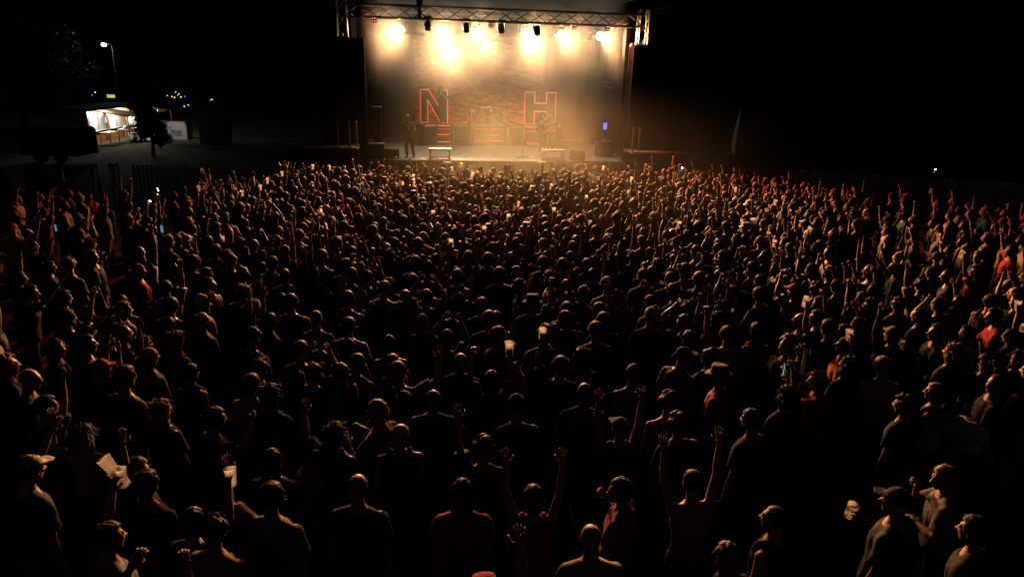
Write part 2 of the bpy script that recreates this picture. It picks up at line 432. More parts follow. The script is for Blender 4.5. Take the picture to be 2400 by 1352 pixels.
# stage lighting: warm spots facing the audience
M_black = mat('black cloth', (.010, .010, .011), 1.0, bump=.4, bscale=8, spec=.0)
M_dark = mat('black painted metal', (.02, .02, .022), .45, .3)
M_alu = mat('aluminium tube', (.15, .145, .14), .55, .6, .2)
M_deck = mat('stage deck', (.34, .31, .27), .5, var=.25, scale=3)
M_ply = mat('plywood edge', (.25, .2, .14), .7)
M_case = mat('flight case laminate', (.03, .03, .034), .5)
M_white = mat('white paint', (.72, .71, .68), .5, var=.08)
M_grass = mat('trodden grass', (.055, .06, .03), .95, var=.55, scale=1.5, bump=.8, bscale=30, coords='Object')
M_lens = mat('lit lamp lens', (.9, .8, .6), .3, emit=(1, .80, .52), estr=220)
M_glass = mat('unlit lamp lens', (.05, .05, .06), .08, spec=.8)

# ground
g = MB(); N = 24; ext = 260
for i in range(N+1):
    for j in range(N+1):
        x, y = -ext + 2*ext*i/N, -60 + 460*j/N
        g.v.append((x, y, 0))
g.f = [(i*(N+1)+j, (i+1)*(N+1)+j, (i+1)*(N+1)+j+1, i*(N+1)+j+1) for i in range(N) for j in range(N)]
tag(g.build('ground', M_grass), kind='structure')

# ------------------------------------------------------------------ stage
st = sthing('stage', 'raised concert stage with pale worn deck and black front skirt', 'stage', 0, 0)
for i in range(6):
    for j in range(5):
        MB().box((-5 + 2*i, 1 + 2*j, DECK - .04), (1.992, 1.992, .08)).build('deck_panel', M_deck, st)
MB().box((0, -.02, DECK - .07), (12, .035, .10)).build('edge_trim', M_alu, st)
sk = MB(); pts = []
for i in range(161):
    x = -6 + 12*i/160; pts.append((x, -.005 + .035*math.sin(i*1.25) * (0.6 + .4*math.sin(i*.31))))
sk.add([(x, y, z) for z in (.02, DECK - .13) for x, y in pts], [(i, i+1, 162+i, 161+i) for i in range(160)])
sk.build('front_skirt', M_black, st, True)
for x in (-5.9, -3, 0, 3, 5.9):
    for y in (.4, 5, 9.8): MB().tube((x, y, 0), (x, y, DECK - .08), .03).build('leg', M_alu, st)
# roof: fabric canopy, back and side cloths
rf = sthing('stage_roof', 'dark fabric canopy over the concert stage', 'roof', 0, 0)
rb = MB(); nx = 13
rb.add([(-6.6 + 13.2*i/(nx-1), y, 8.35 + 1.1*math.sin(math.pi*i/(nx-1))) for y in (-.4, 5, 10.4) for i in range(nx)], [(k*nx+i, k*nx+i+1, (k+1)*nx+i+1, (k+1)*nx+i) for k in range(2) for i in range(nx-1)])
rb.build('canopy', mat('grey canopy fabric', (.10, .095, .085), .85, bump=.3, bscale=4), rf, True)
for y in (-.4, 10.3):
    MB().path([(-6.6 + 13.2*i/12, y, 8.33 + 1.1*math.sin(math.pi*i/12)) for i in range(13)], .04).build('roof_beam', M_alu, rf, True)
def cloth(name, label, cat, x0, x1, y0, y1, z0, z1, m, amp=.07, waves=9.0):
    o = sthing(name, label, cat, 0, 0); L = math.hypot(x1-x0, y1-y0); n = int(L*14); mb = MB(); vs = []
    nxv, nyv = -(y1-y0)/L, (x1-x0)/L
    for z, k in ((z0, 1.0), ((z0+z1)/2, .8), (z1, .45)):
        for i in range(n+1):
            t = i/n; d = amp*k*(math.sin(t*L*waves) + .5*math.sin(t*L*waves*2.3 + 1))
            vs.append((x0+(x1-x0)*t + nxv*d, y0+(y1-y0)*t + nyv*d, z))
    mb.add(vs, [(k*(n+1)+i, k*(n+1)+i+1, (k+1)*(n+1)+i+1, (k+1)*(n+1)+i) for k in range(2) for i in range(n)])
    mb.build('cloth', m, o, True); MB().tube((x0, y0, z1), (x1, y1, z1), .03).build('rail', M_alu, o); return o
M_cur = mat('charcoal stage curtain', (.010, .0095, .009), .95, spec=.1)
cloth('back_curtain', 'black curtain hung across the rear of the stage', 'curtain', -6, 6, 9.9, 9.9, DECK, 8.2, M_black, .04, 5)
cloth('side_curtain', 'folded dark side curtain at the left of the stage', 'curtain', -5.9, -5.9, 2.4, 9.6, DECK, 7.2, M_cur, .10, 7)
cloth('side_curtain', 'folded dark side curtain at the right of the stage', 'curtain', 5.9, 5.9, 2.4, 9.6, DECK, 7.2, M_cur, .10, 7)
# trusses: chords and every brace a part
BR = {}
def brace(p, q, m, parent, r=.014, name='brace'):
    p, q = Vector(p), Vector(q); L = (q-p).length; key = (round(L, 2), r)
    if key not in BR: BR[key] = MB().tube((0, 0, 0), (0, 0, round(L, 2)), r, n=6).mesh('brace')
    o = link(name, BR[key], m, parent, p); o.rotation_mode = 'QUATERNION'
    o.rotation_quaternion = Vector((0, 0, 1)).rotation_difference((q-p).normalized()); return o
def truss(t, a, b, w, h, step, m, rc=.026, rb_=.014, up=(0, 0, 1), flat=True):
    a, b = Vector(a), Vector(b); d = (b-a).normalized(); up = Vector(up); sd = d.cross(up).normalized(); L = (b-a).length; n = max(2, round(L/step))
    cn = [sd*w/2*i + up*h/2*j for i, j in ((-1,-1),(1,-1),(1,1),(-1,1))]
    for c in cn: brace(a+c, b+c, m, t, rc, 'chord')
    for k in range(n):
        p0, p1, pm = a + d*(L*k/n), a + d*(L*(k+1)/n), a + d*(L*(k+.5)/n)
        for i in range(4):
            c0, c1 = cn[i], cn[(i+1) % 4]
            if i % 2: brace(p0+c0, pm+c1, m, t, rb_); brace(pm+c1, p1+c0, m, t, rb_)
            elif flat: brace(p0+c0, p1+c1, m, t, rb_)
            else: brace(p0+c0, p0+c1, m, t, rb_)
ft = sthing('roof_truss', 'aluminium box truss spanning the front of the stage roof', 'truss', 0, 0)
truss(ft, (-6.1, 1, 7.24), (6.1, 1, 7.24), .40, .46, 1.35, mat('dark truss tube', (.030, .028, .026), .7, spec=.15), .042, .024, flat=False)
bt = sthing('roof_truss', 'rear lighting truss half lost in glare above the stage', 'truss', 0, 0)
truss(bt, (-5.6, 4.2, 7.32), (5.6, 4.2, 7.32), .34, .34, 1.1, M_alu)
bt2 = sthing('lighting_pipe', 'low rear lighting pipe carrying the three lower bright lamps', 'pipe', 0, 0)
MB().tube((-5.6, 7.6, 6.75), (5.6, 7.6, 6.75), .03).build('pipe', M_alu, bt2)
for x in (-4, 0, 4): MB().tube((x, 7.6, 6.75), (x, 7.6, 8.2), .01, n=6).build('drop_cable', M_dark, bt2)
# chain hoist above the front truss
h = sthing('chain_hoist', 'dark chain hoist standing over the front roof truss', 'hoist', -3.12, 1)
MB().box((0, 0, 7.72), (.20, .20, .42)).build('motor', M_dark, h); MB().tube((0, 0, 7.9), (0, 0, 8.9), .02).build('chain', M_dark, h); MB().box((0, 0, 7.24), (.14, .46, .46)).build('truss_clamp', M_dark, h)
MB().ell((.07, -.12, 7.62), (.07, .05, .12)).build('chain_bag', M_black, h, True)

# moving-head lamps
def lamp_body(t, tilt, lens_m, lit):
    rot = Matrix.Rotation(tilt, 3, 'X')         # 0: facing the audience, level; positive: downwards
    MB().box((0, 0, -.06), (.30, .24, .10)).build('base', M_dark, t)
    for s in (-1, 1):
        y = MB(); y.box((.155*s, 0, -.24), (.035, .10, .30)); y.build('yoke_arm', M_dark, t)
        MB().tube((.06*s, 0, 0), (.06*s, 0, .06), .018, n=8).build('clamp', M_alu, t)
    hd = MB(); c = Vector((0, 0, -.36)); L = []
    for y_, r in ((.20, .07), (.17, .12), (.02, .135), (-.10, .13), (-.16, .125)):
        L.append([c + rot @ Vector((math.cos(a)*r, y_, math.sin(a)*r)) for a in [k*math.pi/9 for k in range(18)]])
    hd.rings(L); b = hd.build('head', M_dark, t, True)
    ln = MB(); ln.rings([[c + rot @ Vector((math.cos(a)*r, y_, math.sin(a)*r)) for a in [k*math.pi/9 for k in range(18)]] for y_, r in ((-.165, .112), (-.180, .085), (-.186, .03))])
    ln.build('lens', lens_m, b, True)
    return c + rot @ Vector((0, -.20, 0)), rot @ Vector((0, -1, 0))
def spot(name, loc, d, power, col, size, blend, parent=None, radius=.06):
    l = bpy.data.lights.new(name, 'SPOT'); l.energy = power; l.color = col; l.spot_size = R(size); l.spot_blend = blend; l.shadow_soft_size = radius
    o = bpy.data.objects.new(name, l); COL.objects.link(o); o.rotation_mode = 'QUATERNION'
    o.rotation_quaternion = Vector(d).to_track_quat('-Z', 'Y'); o.location = loc
    if parent: o.parent = parent
    return o
NUM = ['first', 'second', 'third', 'fourth', 'fifth', 'sixth', 'seventh', 'eighth', 'ninth', 'tenth', 'eleventh', 'twelfth', 'thirteenth', 'fourteenth', 'fifteenth', 'sixteenth', 'seventeenth', 'eighteenth', 'nineteenth', 'twentieth'] + ['twenty-' + w for w in ('first', 'second', 'third', 'fourth', 'fifth', 'sixth', 'seventh', 'eighth', 'ninth')] + ['thirtieth'] + ['thirty-' + w for w in ('first', 'second', 'third', 'fourth', 'fifth', 'sixth', 'seventh', 'eighth', 'ninth')]
RED = 3600.0
KEY = 8800.0
for i, (px, py, pw) in enumerate(((940, 68, 1.2), (1042, 72, 1.2), (1118, 72, .9), (1229, 76, 1.15), (1310, 80, 1.0), (1400, 83, 1.2))):
    x, y, z = S_at(px, py, 4.2)
    t = sthing('stage_lamp', f'glaring warm stage lamp on the upper truss, {NUM[i]} from left', 'lamp', x, y, z + .54, 'bright lamps over the stage', R((-14, -6, 0, 3, 8, 15)[i]))
    t.scale = (1.5,)*3; p, d = lamp_body(t, R(12), M_lens, True)
    MB().tube((0, 0, 0), (0, 0, max(.05, (7.15 - z - .54)/1.5)), .02).build('hanger', M_alu, t)
    spot('lamp_light', p, d, KEY*pw, WARM, 60, 1.0, t)
for i, (px, py, pw) in enumerate(((1048, 116, 1.15), (1138, 104, .5), (1237, 104, .7))):
    x, y, z = S_at(px, py, 7.6)
    t = sthing('stage_lamp', f'glaring warm stage lamp on the low rear pipe, {("left", "middle", "right")[i]} one', 'lamp', x, y, z + .54, 'bright lamps over the stage')
    t.scale = (1.5,)*3; p, d = lamp_body(t, R(11), M_lens, True)
    MB().tube((0, 0, 0), (0, 0, max(.05, (6.75 - z - .54)/1.5)), .02).build('hanger', M_alu, t)
    spot('lamp_light', p, d, KEY*pw, WARM, 56, 1.0, t)
DARKS = [(1003, 60), (1093, 65), (1175, 67), (1259, 72)]
for i, (px, py) in enumerate(DARKS):
    x, y, z = S_at(px, py, .95)
    t = sthing('moving_head', f'unlit moving-head lamp hanging under the front truss, {NUM[i]} from left', 'lamp', x, y, z + .34, 'unlit lamps under the front truss')
    p, d = lamp_body(t, R(78 if i > 2 else 62), M_glass, False)
    MB().tube((0, 0, 0), (0, 0, max(.04, 7.04 - z - .34)), .02).build('hanger', M_alu, t)
    if i in (0, 2): spot('lamp_light', p, Vector((.1, .05, -1)), 230, CREAM, 100, .9, t)  # added cream wash on the deck; these heads stand unlit
    if i in (1, 3): spot('lamp_light', p, Vector(((-.12, .18)[i == 3], 1, -.72)), 240, CREAM, 46, .9, t)  # added cream wash on risers, drums and letters, from unlit heads too
# red lamps on the front truss; left and amber ones added as crowd wash
for px, py, rz_, lb in ((876, 47, -22, 'small added red four-cell lamp at the left end of the front truss'), (1150, 60, 0, 'small added amber four-cell lamp at the middle of the front truss'), (1345, 64, 10, 'small red four-cell lamp right of centre on the front truss'), (1425, 67, 24, 'small red four-cell lamp near the right end of the front truss')):
    x, y, z = S_at(px, py, .72); t = sthing('cell_lamp', lb, 'lamp', x, y, z, 'red cell lamps on the front truss', R(rz_))
    MB().box((0, .05, 0), (.22, .10, .22)).build('housing', M_dark, t); MB().bar((0, .08, .1), (0, .2, 7.06 - z if 7.06 - z > .12 else .14), .03).build('bracket', M_dark, t)
    for sx in (-1, 1):
        for sz in (-1, 1): MB().tube((.05*sx, -.004, .05*sz), (.05*sx, -.012, .05*sz), .022, n=10).build('cell', mat('red lamp cell', (.8, .3, .2), emit=(1, .34, .22), estr=1.5), t)
    am = px == 1150; spot('cell_light', (0, -.06, 0), Vector((0, -1, -.75 if am else -.20)), 2200 if am else RED, (1, .52, .2) if am else (1, .13, .07), 120, .8, t, .1)
# emblem cloth behind the drums
bd = sthing('backdrop', 'red rough-stone print stage backdrop with a shield emblem', 'backdrop', 0, 9.55)
mb_ = bpy.data.materials.new('stone print'); mb_.use_nodes = True; t_ = mb_.node_tree; b_ = t_.nodes['Principled BSDF']
tc = t_.nodes.new('ShaderNodeTexCoord'); mp = t_.nodes.new('ShaderNodeMapping'); mp.inputs['Rotation'].default_value = (R(90), 0, 0)
t_.links.new(tc.outputs['Object'], mp.inputs['Vector'])
nz = t_.nodes.new('ShaderNodeTexNoise'); nz.inputs['Scale'].default_value = 2.6; nz.inputs['Detail'].default_value = 6
ds = t_.nodes.new('ShaderNodeVectorMath'); ds.operation = 'MULTIPLY_ADD'; ds.inputs[1].default_value = (.25, .25, .25)
t_.links.new(tc.outputs['Object'], nz.inputs['Vector']); t_.links.new(nz.outputs['Color'], ds.inputs[0]); t_.links.new(mp.outputs[0], ds.inputs[2])
bk = t_.nodes.new('ShaderNodeTexNoise'); bk.inputs['Scale'].default_value = 1.5; bk.inputs['Detail'].default_value = 7; bk.inputs['Roughness'].default_value = .62; mp.inputs['Rotation'].default_value = (0, 0, 0); mp.inputs['Scale'].default_value = (1.1, 1, 5.5)
rp_ = t_.nodes.new('ShaderNodeValToRGB'); rp_.color_ramp.elements[0].position = .42; rp_.color_ramp.elements[0].color = (.035, .010, .008, 1); rp_.color_ramp.elements[1].position = .60; rp_.color_ramp.elements[1].color = (.55, .085, .035, 1)
t_.links.new(ds.outputs[0], bk.inputs['Vector']); t_.links.new(bk.outputs['Fac'], rp_.inputs[0]); t_.links.new(rp_.outputs['Color'], b_.inputs['Base Color']); b_.inputs['Roughness'].default_value = .9
bm_ = MB(); bn = 40
bm_.add([(-3.4 + 6.8*i/bn, .03*math.sin(i*.9), z) for z in (DECK + .2, 6.6) for i in range(bn+1)], [(i, i+1, bn+2+i, bn+1+i) for i in range(bn)])
bm_.build('printed_cloth', mb_, bd, True)
M_ink = mat('dark emblem print', (.02, .012, .01), .8); M_ink2 = mat('emblem line print', (.30, .10, .06), .8)
sx0, _, sz0 = S_at(1125, 172, 9.5)
def shield(r, top, bot): return [(-r, top), (r, top), (r, -bot*.45), (0, -bot), (-r, -bot*.45)]
MB().prism([(sx0+a, sz0+b) for a, b in shield(.86, .98, 1.05)], -.07, -.06).build('emblem_shield', M_ink, bd)
for k in range(5):
    P_ = shield(.78, .9, .96); a, b = P_[k], P_[(k+1) % 5]
    MB().bar((sx0+a[0], -.085, sz0+a[1]), (sx0+b[0], -.085, sz0+b[1]), .02, .05).build('emblem_line', M_ink2, bd)
for a, b in (((-.45,.6),(.0,.1)),((.45,.6),(0,.1)),((0,.1),(0,-.6)),((-.3,-.25),(.3,-.25)),((-.5,.35),(.5,.35))):
    MB().bar((sx0+a[0], -.085, sz0+a[1]), (sx0+b[0], -.085, sz0+b[1]), .02, .06).build('emblem_line', M_ink2, bd)
MB().tube((-3.5, 0, 6.62), (3.5, 0, 6.62), .03).build('hanging_bar', M_alu, bd)

# red wash lamps on the floor behind the risers
for x, lb in ((-2.2, 'red floor wash lamp behind the left riser'), (.3, 'red floor wash lamp behind the drum riser'), (2.4, 'red floor wash lamp behind the right riser')):
    t = sthing('wash_lamp', lb, 'lamp', x, 8.55, DECK, 'red wash lamps under the backdrop')
    MB().box((0, 0, .05), (.28, .2, .10)).build('base', M_dark, t); MB().box((0, 0, .20), (.26, .16, .18), Matrix.Rotation(R(-35), 3, 'X')).build('housing', M_dark, t)
    MB().box((0, .055, .285), (.2, .12, .02), Matrix.Rotation(R(-35), 3, 'X')).build('lens', mat('red lamp lens', (.8, .1, .05), emit=(1, .12, .04), estr=6), t)
    spot('wash_light', (0, .09, .34), Vector((0, .62, 1)), 36, (1, .28, .10), 150, .7, t, .08)
# risers with red light strips
M_riser = mat('riser cladding', (.05, .042, .038), .55, var=.4, scale=5)
M_led = mat('red light strip', (.5, .05, .02), .4, emit=(1.0, .07, .02), estr=1.8)
M_ledd = mat('dim red light strip', (.4, .05, .02), .4, emit=(1.0, .10, .03), estr=.7)
M_frame = mat('grey panel frame', (.34, .32, .28), .55, .2)
RH = 1.0
def riser(label, x, y, w, dpt, rz, strips, front_m=M_riser):
    t = sthing('riser', label, 'riser', x, y, DECK, 'risers across the stage', rz)
    MB().box((0, dpt/2, RH/2 - .03), (w, dpt, RH - .06)).build('cladding', front_m, t)
    MB().box((0, dpt/2, RH - .03), (w + .06, dpt + .06, .055)).build('top_board', M_frame, t)
    for (x0, x1, z, m) in strips: MB().box(((x0+x1)/2, -.045, z), (x1-x0, .03, .022)).build('light_strip', m, t)
    return t
riser('left angled riser with red light strips under the letter N', -2.35, 6.2, 1.45, 2.0, R(16), [(-.7, -.05, RH - .075, M_led), (.1, .70, RH - .075, M_led), (.05, .68, .78, M_ledd), (.05, .68, .50, M_led), (.05, .68, .14, M_led)])
riser('right angled riser with red light strip under the letter H', 2.85, 6.1, 1.6, 2.0, R(-16), [(-.75, .3, RH - .075, M_led), (-.7, -.1, .74, M_ledd), (-.7, -.1, .14, M_led)])
riser('central drum riser with dim red stripes', .28, 6.3, 1.55, 2.3, 0, [(-.72, -.06, .80, M_ledd), (.06, .72, .80, M_ledd), (-.72, -.06, .20, M_ledd), (.06, .72, .20, M_led), (-.2, .5, .5, M_ledd)])
for x, w, lb in ((-1.08, .95, 'left'), (1.62, .92, 'right')):
    t = sthing('framed_panel', f'dark stage panel in a pale square frame, {lb} of the drum riser', 'panel', x, 6.15, DECK, 'framed panels between the risers')
    MB().box((0, .06, RH/2), (w - .2, .05, RH - .2)).build('screen', mat('speaker grille', (.03, .028, .026), .8, bump=.5, bscale=120), t)
    for s in (-1, 1):
        MB().box((s*(w/2 - .05), .05, RH/2), (.10, .12, RH)).build('frame_post', M_frame, t)
        MB().box((0, .05, RH/2 + s*(RH/2 - .05)), (w - .2, .115, .10)).build('frame_rail', M_frame, t)
    MB().box((0, .9, RH/2), (w - .05, 1.55, RH - .04)).build('cabinet', M_case, t)

# block letters standing on the outer risers
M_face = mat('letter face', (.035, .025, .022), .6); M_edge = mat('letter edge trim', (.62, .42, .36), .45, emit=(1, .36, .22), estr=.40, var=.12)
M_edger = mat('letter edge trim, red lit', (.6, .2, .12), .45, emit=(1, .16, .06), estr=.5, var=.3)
def letter(label, ch, outl, x, y, rz, inner_red=()):
    t = sthing('letter_sign', label, 'letter', x, y, DECK + RH, None, rz)
    MB().prism(outl, 0, .34).build('letter_body', M_face, t)
    n = len(outl); nar = sum(outl[i][0]*outl[(i+1) % n][1] - outl[(i+1) % n][0]*outl[i][1] for i in range(n))
    for i in range(n):
        a, b = Vector((outl[i][0], 0, outl[i][1])), Vector((outl[(i+1) % n][0], 0, outl[(i+1) % n][1]))
        d = (b-a).normalized(); a2, b2 = a - d*.02, b + d*.02
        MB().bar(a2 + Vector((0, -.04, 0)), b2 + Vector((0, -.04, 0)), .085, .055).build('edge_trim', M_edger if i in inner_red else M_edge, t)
Nw, Nh = 1.36, 1.60
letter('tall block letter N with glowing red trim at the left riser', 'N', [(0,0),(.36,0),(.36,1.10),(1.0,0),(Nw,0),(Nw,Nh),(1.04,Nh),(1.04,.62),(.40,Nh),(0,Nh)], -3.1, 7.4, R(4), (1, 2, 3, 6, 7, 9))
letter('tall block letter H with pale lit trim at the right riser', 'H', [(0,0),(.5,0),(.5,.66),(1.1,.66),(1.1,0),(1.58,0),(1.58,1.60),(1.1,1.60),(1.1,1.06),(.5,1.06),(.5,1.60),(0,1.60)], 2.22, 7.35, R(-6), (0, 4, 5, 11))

# drum kit
M_drum = mat('drum shell', (.05, .03, .025), .3, spec=.6); M_skin = mat('drum head', (.50, .44, .38), .5); M_cym = mat('brass cymbal', (.62, .46, .2), .3, .9); M_chr = mat('chrome', (.6, .6, .6), .2, .95)
dk = sthing('drum_kit', 'drum kit with two bass drums and cymbals on the central riser', 'drum kit', .28, 6.9, DECK + RH)
for x in (-.36, .40):
    b = MB().tube((x, -.30, .30), (x, .12, .30), .29, n=24).build('bass_drum', M_drum, dk, False)
    MB().tube((x, -.318, .30), (x, -.303, .30), .265, n=24).build('drum_head', M_skin, b); MB().rings([[(x + math.cos(a)*r, y, .30 + math.sin(a)*r) for a in [k*math.pi/12 for k in range(24)]] for y, r in ((-.33, .295), (-.33, .27), (-.30, .27), (-.30, .295))], False).build('hoop', M_chr, b)
for x, y, z, r in ((-.30, -.05, .72, .15), (.02, -.08, .75, .16), (.34, -.05, .72, .17), (.85, .25, .45, .22), (-.75, .3, .55, .19)):
    d = MB().tube((x, y, z - .12), (x, y - .04, z + .08), r, n=18).build('tom_drum', M_drum, dk); MB().tube((x, y - .041, z + .082), (x, y - .043, z + .09), r*.97, n=18).build('drum_head', M_skin, d)
    for k in range(3): MB().tube((x + .9*r*math.cos(k*2.1), y + .9*r*math.sin(k*2.1), z - .1), (x + r*math.cos(k*2.1), y + r*math.sin(k*2.1), 0), .012, n=6).build('drum_leg', M_chr, dk)
for x, y, z, r, ti in ((-.85, -.05, 1.12, .24, 12), (-.45, .1, 1.28, .22, -8), (.5, .1, 1.28, .23, 8), (.95, -.05, 1.1, .25, -12), (-1.05, .25, .85, .19, 0), (.1, .2, 1.35, .16, 10)):
    s = MB().tube((x, y + .1, 0), (x, y, z), .013, n=6).build('cymbal_stand', M_chr, dk)
    MB().rings([[(x + math.cos(a)*q*r, y + math.sin(a)*q*r, z + h_ + math.cos(a)*q*r*math.sin(R(ti)) - math.sin(a)*q*r*.25) for a in [k*math.pi/10 for k in range(20)]] for q, h_ in ((1, 0), (.35, .012), (.2, .035), (.04, .04))]).build('cymbal', M_cym, s, True)

# ego risers, monitors, microphone stand, papers
def bench(label, px):
    x, y, z = S_at(px, 362, .45)
    t = sthing('step_platform', label, 'platform', x, .45, DECK, 'small platforms at the stage lip')
    MB().box((0, 0, .40), (.92, .52, .07)).build('top', M_white, t)
    for sx in (-1, 1):
        for sy in (-1, 1): MB().tube((.40*sx, .2*sy, 0), (.40*sx, .2*sy, .37), .022, n=8).build('leg', M_frame, t)
        MB().bar((-.4, .2*sx, .07), (.4, .2*sx, .07), .03).build('brace', M_frame, t)
    MB().box((0, 0, .015), (.98, .56, .03)).build('foot_board', M_case, t)
bench('small white-topped metal platform at the stage lip by the left guitarist', 1031); bench('small metal platform at the stage lip below the pair of musicians', 1297)
def monitor(label, px, py, s=1):
    x, y, z = S_at(px, py, .5)
    t = sthing('floor_monitor', label, 'speaker', x, .5, DECK, 'floor monitors on the stage')
    b = MB().prism([(-.24, 0), (.24, 0), (.24, .12), (-.08, .44), (-.24, .40)], -.30, .30, 'x').build('cabinet', M_case, t)
    MB().box((0, .09, .29), (.52, .02, .36), Matrix.Rotation(R(45), 3, 'X')).build('grille', mat('speaker grille', (.03,)*3), b)
monitor('black wedge monitor speaker left of the guitarist', 919, 366); monitor('black wedge monitor speaker at the right stage lip', 1352, 366)
x, y, z = S_at(1225, 368, .7); t = sthing('microphone_stand', 'empty straight microphone stand at the stage lip', 'microphone stand', x, .7, DECK)
MB().tube((0, 0, .05), (0, 0, 1.42), .012, n=8).build('pole', M_dark, t); MB().tube((0, 0, 1.42), (0, -.10, 1.5), .018, .026, 10, ball=True).build('microphone', M_dark, t)
for k in range(3): MB().tube((0, 0, .10), (.30*math.cos(k*2.094 + .5), .30*math.sin(k*2.094 + .5), .012), .011, n=6).build('foot', M_dark, t)
for px, py, w_, lb in ((989, 371, .22, 'white song list taped to the deck beside the guitarist'), (1157, 374, .20, 'white song list taped at the middle of the stage lip'), (1246, 368, .24, 'white song list on the deck near the microphone stand')):
    p = at_z(px, py, DECK + .004); tag(MB().box((0, 0, .002), (w_, .30, .003)).build('paper_sheet', M_white, None, False, p, YAW + .2), lb, 'paper', 'papers on the deck')
for px, lb in ((1048, 'pale oval tray below the stage lip under the left platform'), (1271, 'pale oval tray below the stage lip near the pair of musicians')):
    p = S_at(px, 381, -.35); t = sthing('oval_tray', lb, 'tray', p[0], -.35)
    MB().ell((0, 0, p[2]), (.19, .15, .035), None, 20, 6).build('tray', M_white, t, True); MB().tube((0, 0, 0), (0, 0, p[2] - .03), .02).build('stand', M_dark, t)

# right of the deck: console with a blue screen, cases
t = sthing('monitor_screen', 'small blue lit screen on a stand at the right wing', 'screen', *S_at(1418, 296, 3.0)[:2], DECK)
zz = S_at(1418, 296, 3.0)[2] - DECK
MB().box((0, 0, zz), (.20, .04, .32)).build('casing', M_case, t); MB().box((0, -.026, zz), (.17, .008, .29)).build('display', mat('blue display', (.02, .05, .4), .3, emit=(.08, .16, 1), estr=1.6), t)
MB().tube((0, .02, 0), (0, .02, zz - .15), .02).build('pole', M_dark, t); MB().box((0, .02, .01), (.4, .3, .02)).build('foot', M_dark, t)
t = sthing('equipment_case', 'dark flight case under the blue screen with a silver tray', 'case', 5.1, 2.0, DECK)
MB().box((0, 0, .32), (.75, .55, .64)).build('case', M_case, t); MB().ell((.05, -.05, .70), (.24, .17, .05), None, 16, 6).build('silver_tray', M_alu, t, True)
for sx in (-1, 1):
    for sy in (-1, 1): MB().bar((.375*sx, .275*sy, 0), (.375*sx, .275*sy, .65), .03).build('corner_strip', M_alu, t)
# side-light bars
for px0, py0, px1, py1, ly, lb in ((1411, 191, 1459, 203, 3.2, 'upper sloping tube bar by the right side curtain'), (1414, 202, 1454, 214, 3.2, 'lower sloping tube bar by the right side curtain'), (862, 189, 872, 180, 2.4, 'upper short tube bar beside the left speaker tower'), (864, 201, 873, 192, 2.4, 'lower short tube bar beside the left speaker tower')):
    a, b = S_at(px0, py0, ly), S_at(px1, py1, ly); t = sthing('side_bar', lb, 'bar', 0, 0, 0, 'tube bars at the stage sides')
    MB().tube(a, b, .025).build('tube', M_alu, t); MB().bar(Vector(a).lerp(Vector(b), .5), Vector(a).lerp(Vector(b), .5) + Vector((.9 if px0 > 1200 else -.8, .3, .1)), .03).build('bracket', M_dark, t)
a = S_at(1449, 233, 3.4); t = sthing('side_lamp', 'small white lamp burning beside the right side curtain', 'lamp', a[0], a[1], a[2])
MB().tube((0, .12, .04), (0, -.02, 0), .05, .07, 12).build('housing', M_dark, t); MB().ell((0, -.03, 0), (.04, .015, .07)).build('lens', mat('small white lens', (.9,.9,.9), emit=(1, .92, .85), estr=14), t); MB().bar((0, .1, 0), (.7, .2, 0), .03).build('bracket', M_dark, t)

# towers and speaker towers
tw = sthing('roof_tower', 'lattice tower carrying the left end of the stage roof', 'tower', -6.15, 1); truss(tw, (0, 0, 0), (0, 0, 8.3), .38, .38, .55, M_alu, up=(0, 1, 0))
tw = sthing('roof_tower', 'lattice tower with outrigger carrying the right end of the stage roof', 'tower', 6.15, 1); truss(tw, (0, 0, 0), (0, 0, 7.7), .38, .38, .55, M_alu, up=(0, 1, 0))
truss(tw, (.15, -.1, 7.55), (1.15, -.5, 7.75), .16, .20, .35, M_alu, .016, .010)
MB().tube((1.0, -.4, 7.86), (-1.2, -.2, 8.4), .012, n=6).build('stay_cable', M_alu, tw)
tl = sthing('ladder_truss', 'slim ladder truss along the edge of the right speaker tower', 'truss', *S_at(1474, 200, .3)[:2])
M_lad = mat('dull ladder tube', (.045, .042, .038), .8, spec=.1)
for s in (-1, 1): brace((.08*s, 0, 0), (.08*s, 0, 6.2), M_lad, tl, .014, 'chord')
for k in range(15): brace((-.08, 0, .2 + k*.4), (.08, 0, .4 + k*.4), M_lad, tl, .010, 'rung')
MB().ell((0, -.02, 6.24), (.09, .07, .09)).build('pulley', M_white, tl, True)
def speaker_tower(label, x0, x1, top):
    t = sthing('speaker_tower', label, 'speaker tower', (x0+x1)/2, -.25); w = x1-x0
    for k in range(8): MB().box((0, .35, .42 + k*(top - .4)/8), (w - .14, .6, (top - .4)/8 - .03)).build('speaker_box', M_case, t)
    MB().box((0, 0, top/2), (w, .02, top)).build('scrim_front', M_black, t)
    for s in (-1, 1):
        MB().box((s*(w/2 - .012), .4, top/2), (.02, .76, top - .01)).build('scrim_side', M_black, t)
        MB().tube((s*(w/2 - .01), -.03, 0), (s*(w/2 - .01), -.03, top + .02), .018, n=8).build('upright', mat('dull ladder tube', (.045, .042, .038), .8, spec=.1), t)
    MB().bar((-w/2, -.03, top), (w/2, -.03, top), .03).build('top_bar', M_alu, t)
    return t
xL1, _, zL = S_at(852, 90, -.25); xL0 = S_at(800, 90, -.25)[0]
speaker_tower('tall black-clad speaker tower at the left corner of the stage', xL0 - .9, xL1, zL)
xR0, _, zR = S_at(1486, 108, -.25); xR1 = S_at(1560, 108, -.25)[0]
speaker_tower('tall black-clad speaker tower at the right corner of the stage', xR0, xR1 + .6, zR)
t = sthing('side_speaker', 'narrow black side-fill speaker at the left end of the deck', 'speaker', -4.92, 1.0, DECK); 
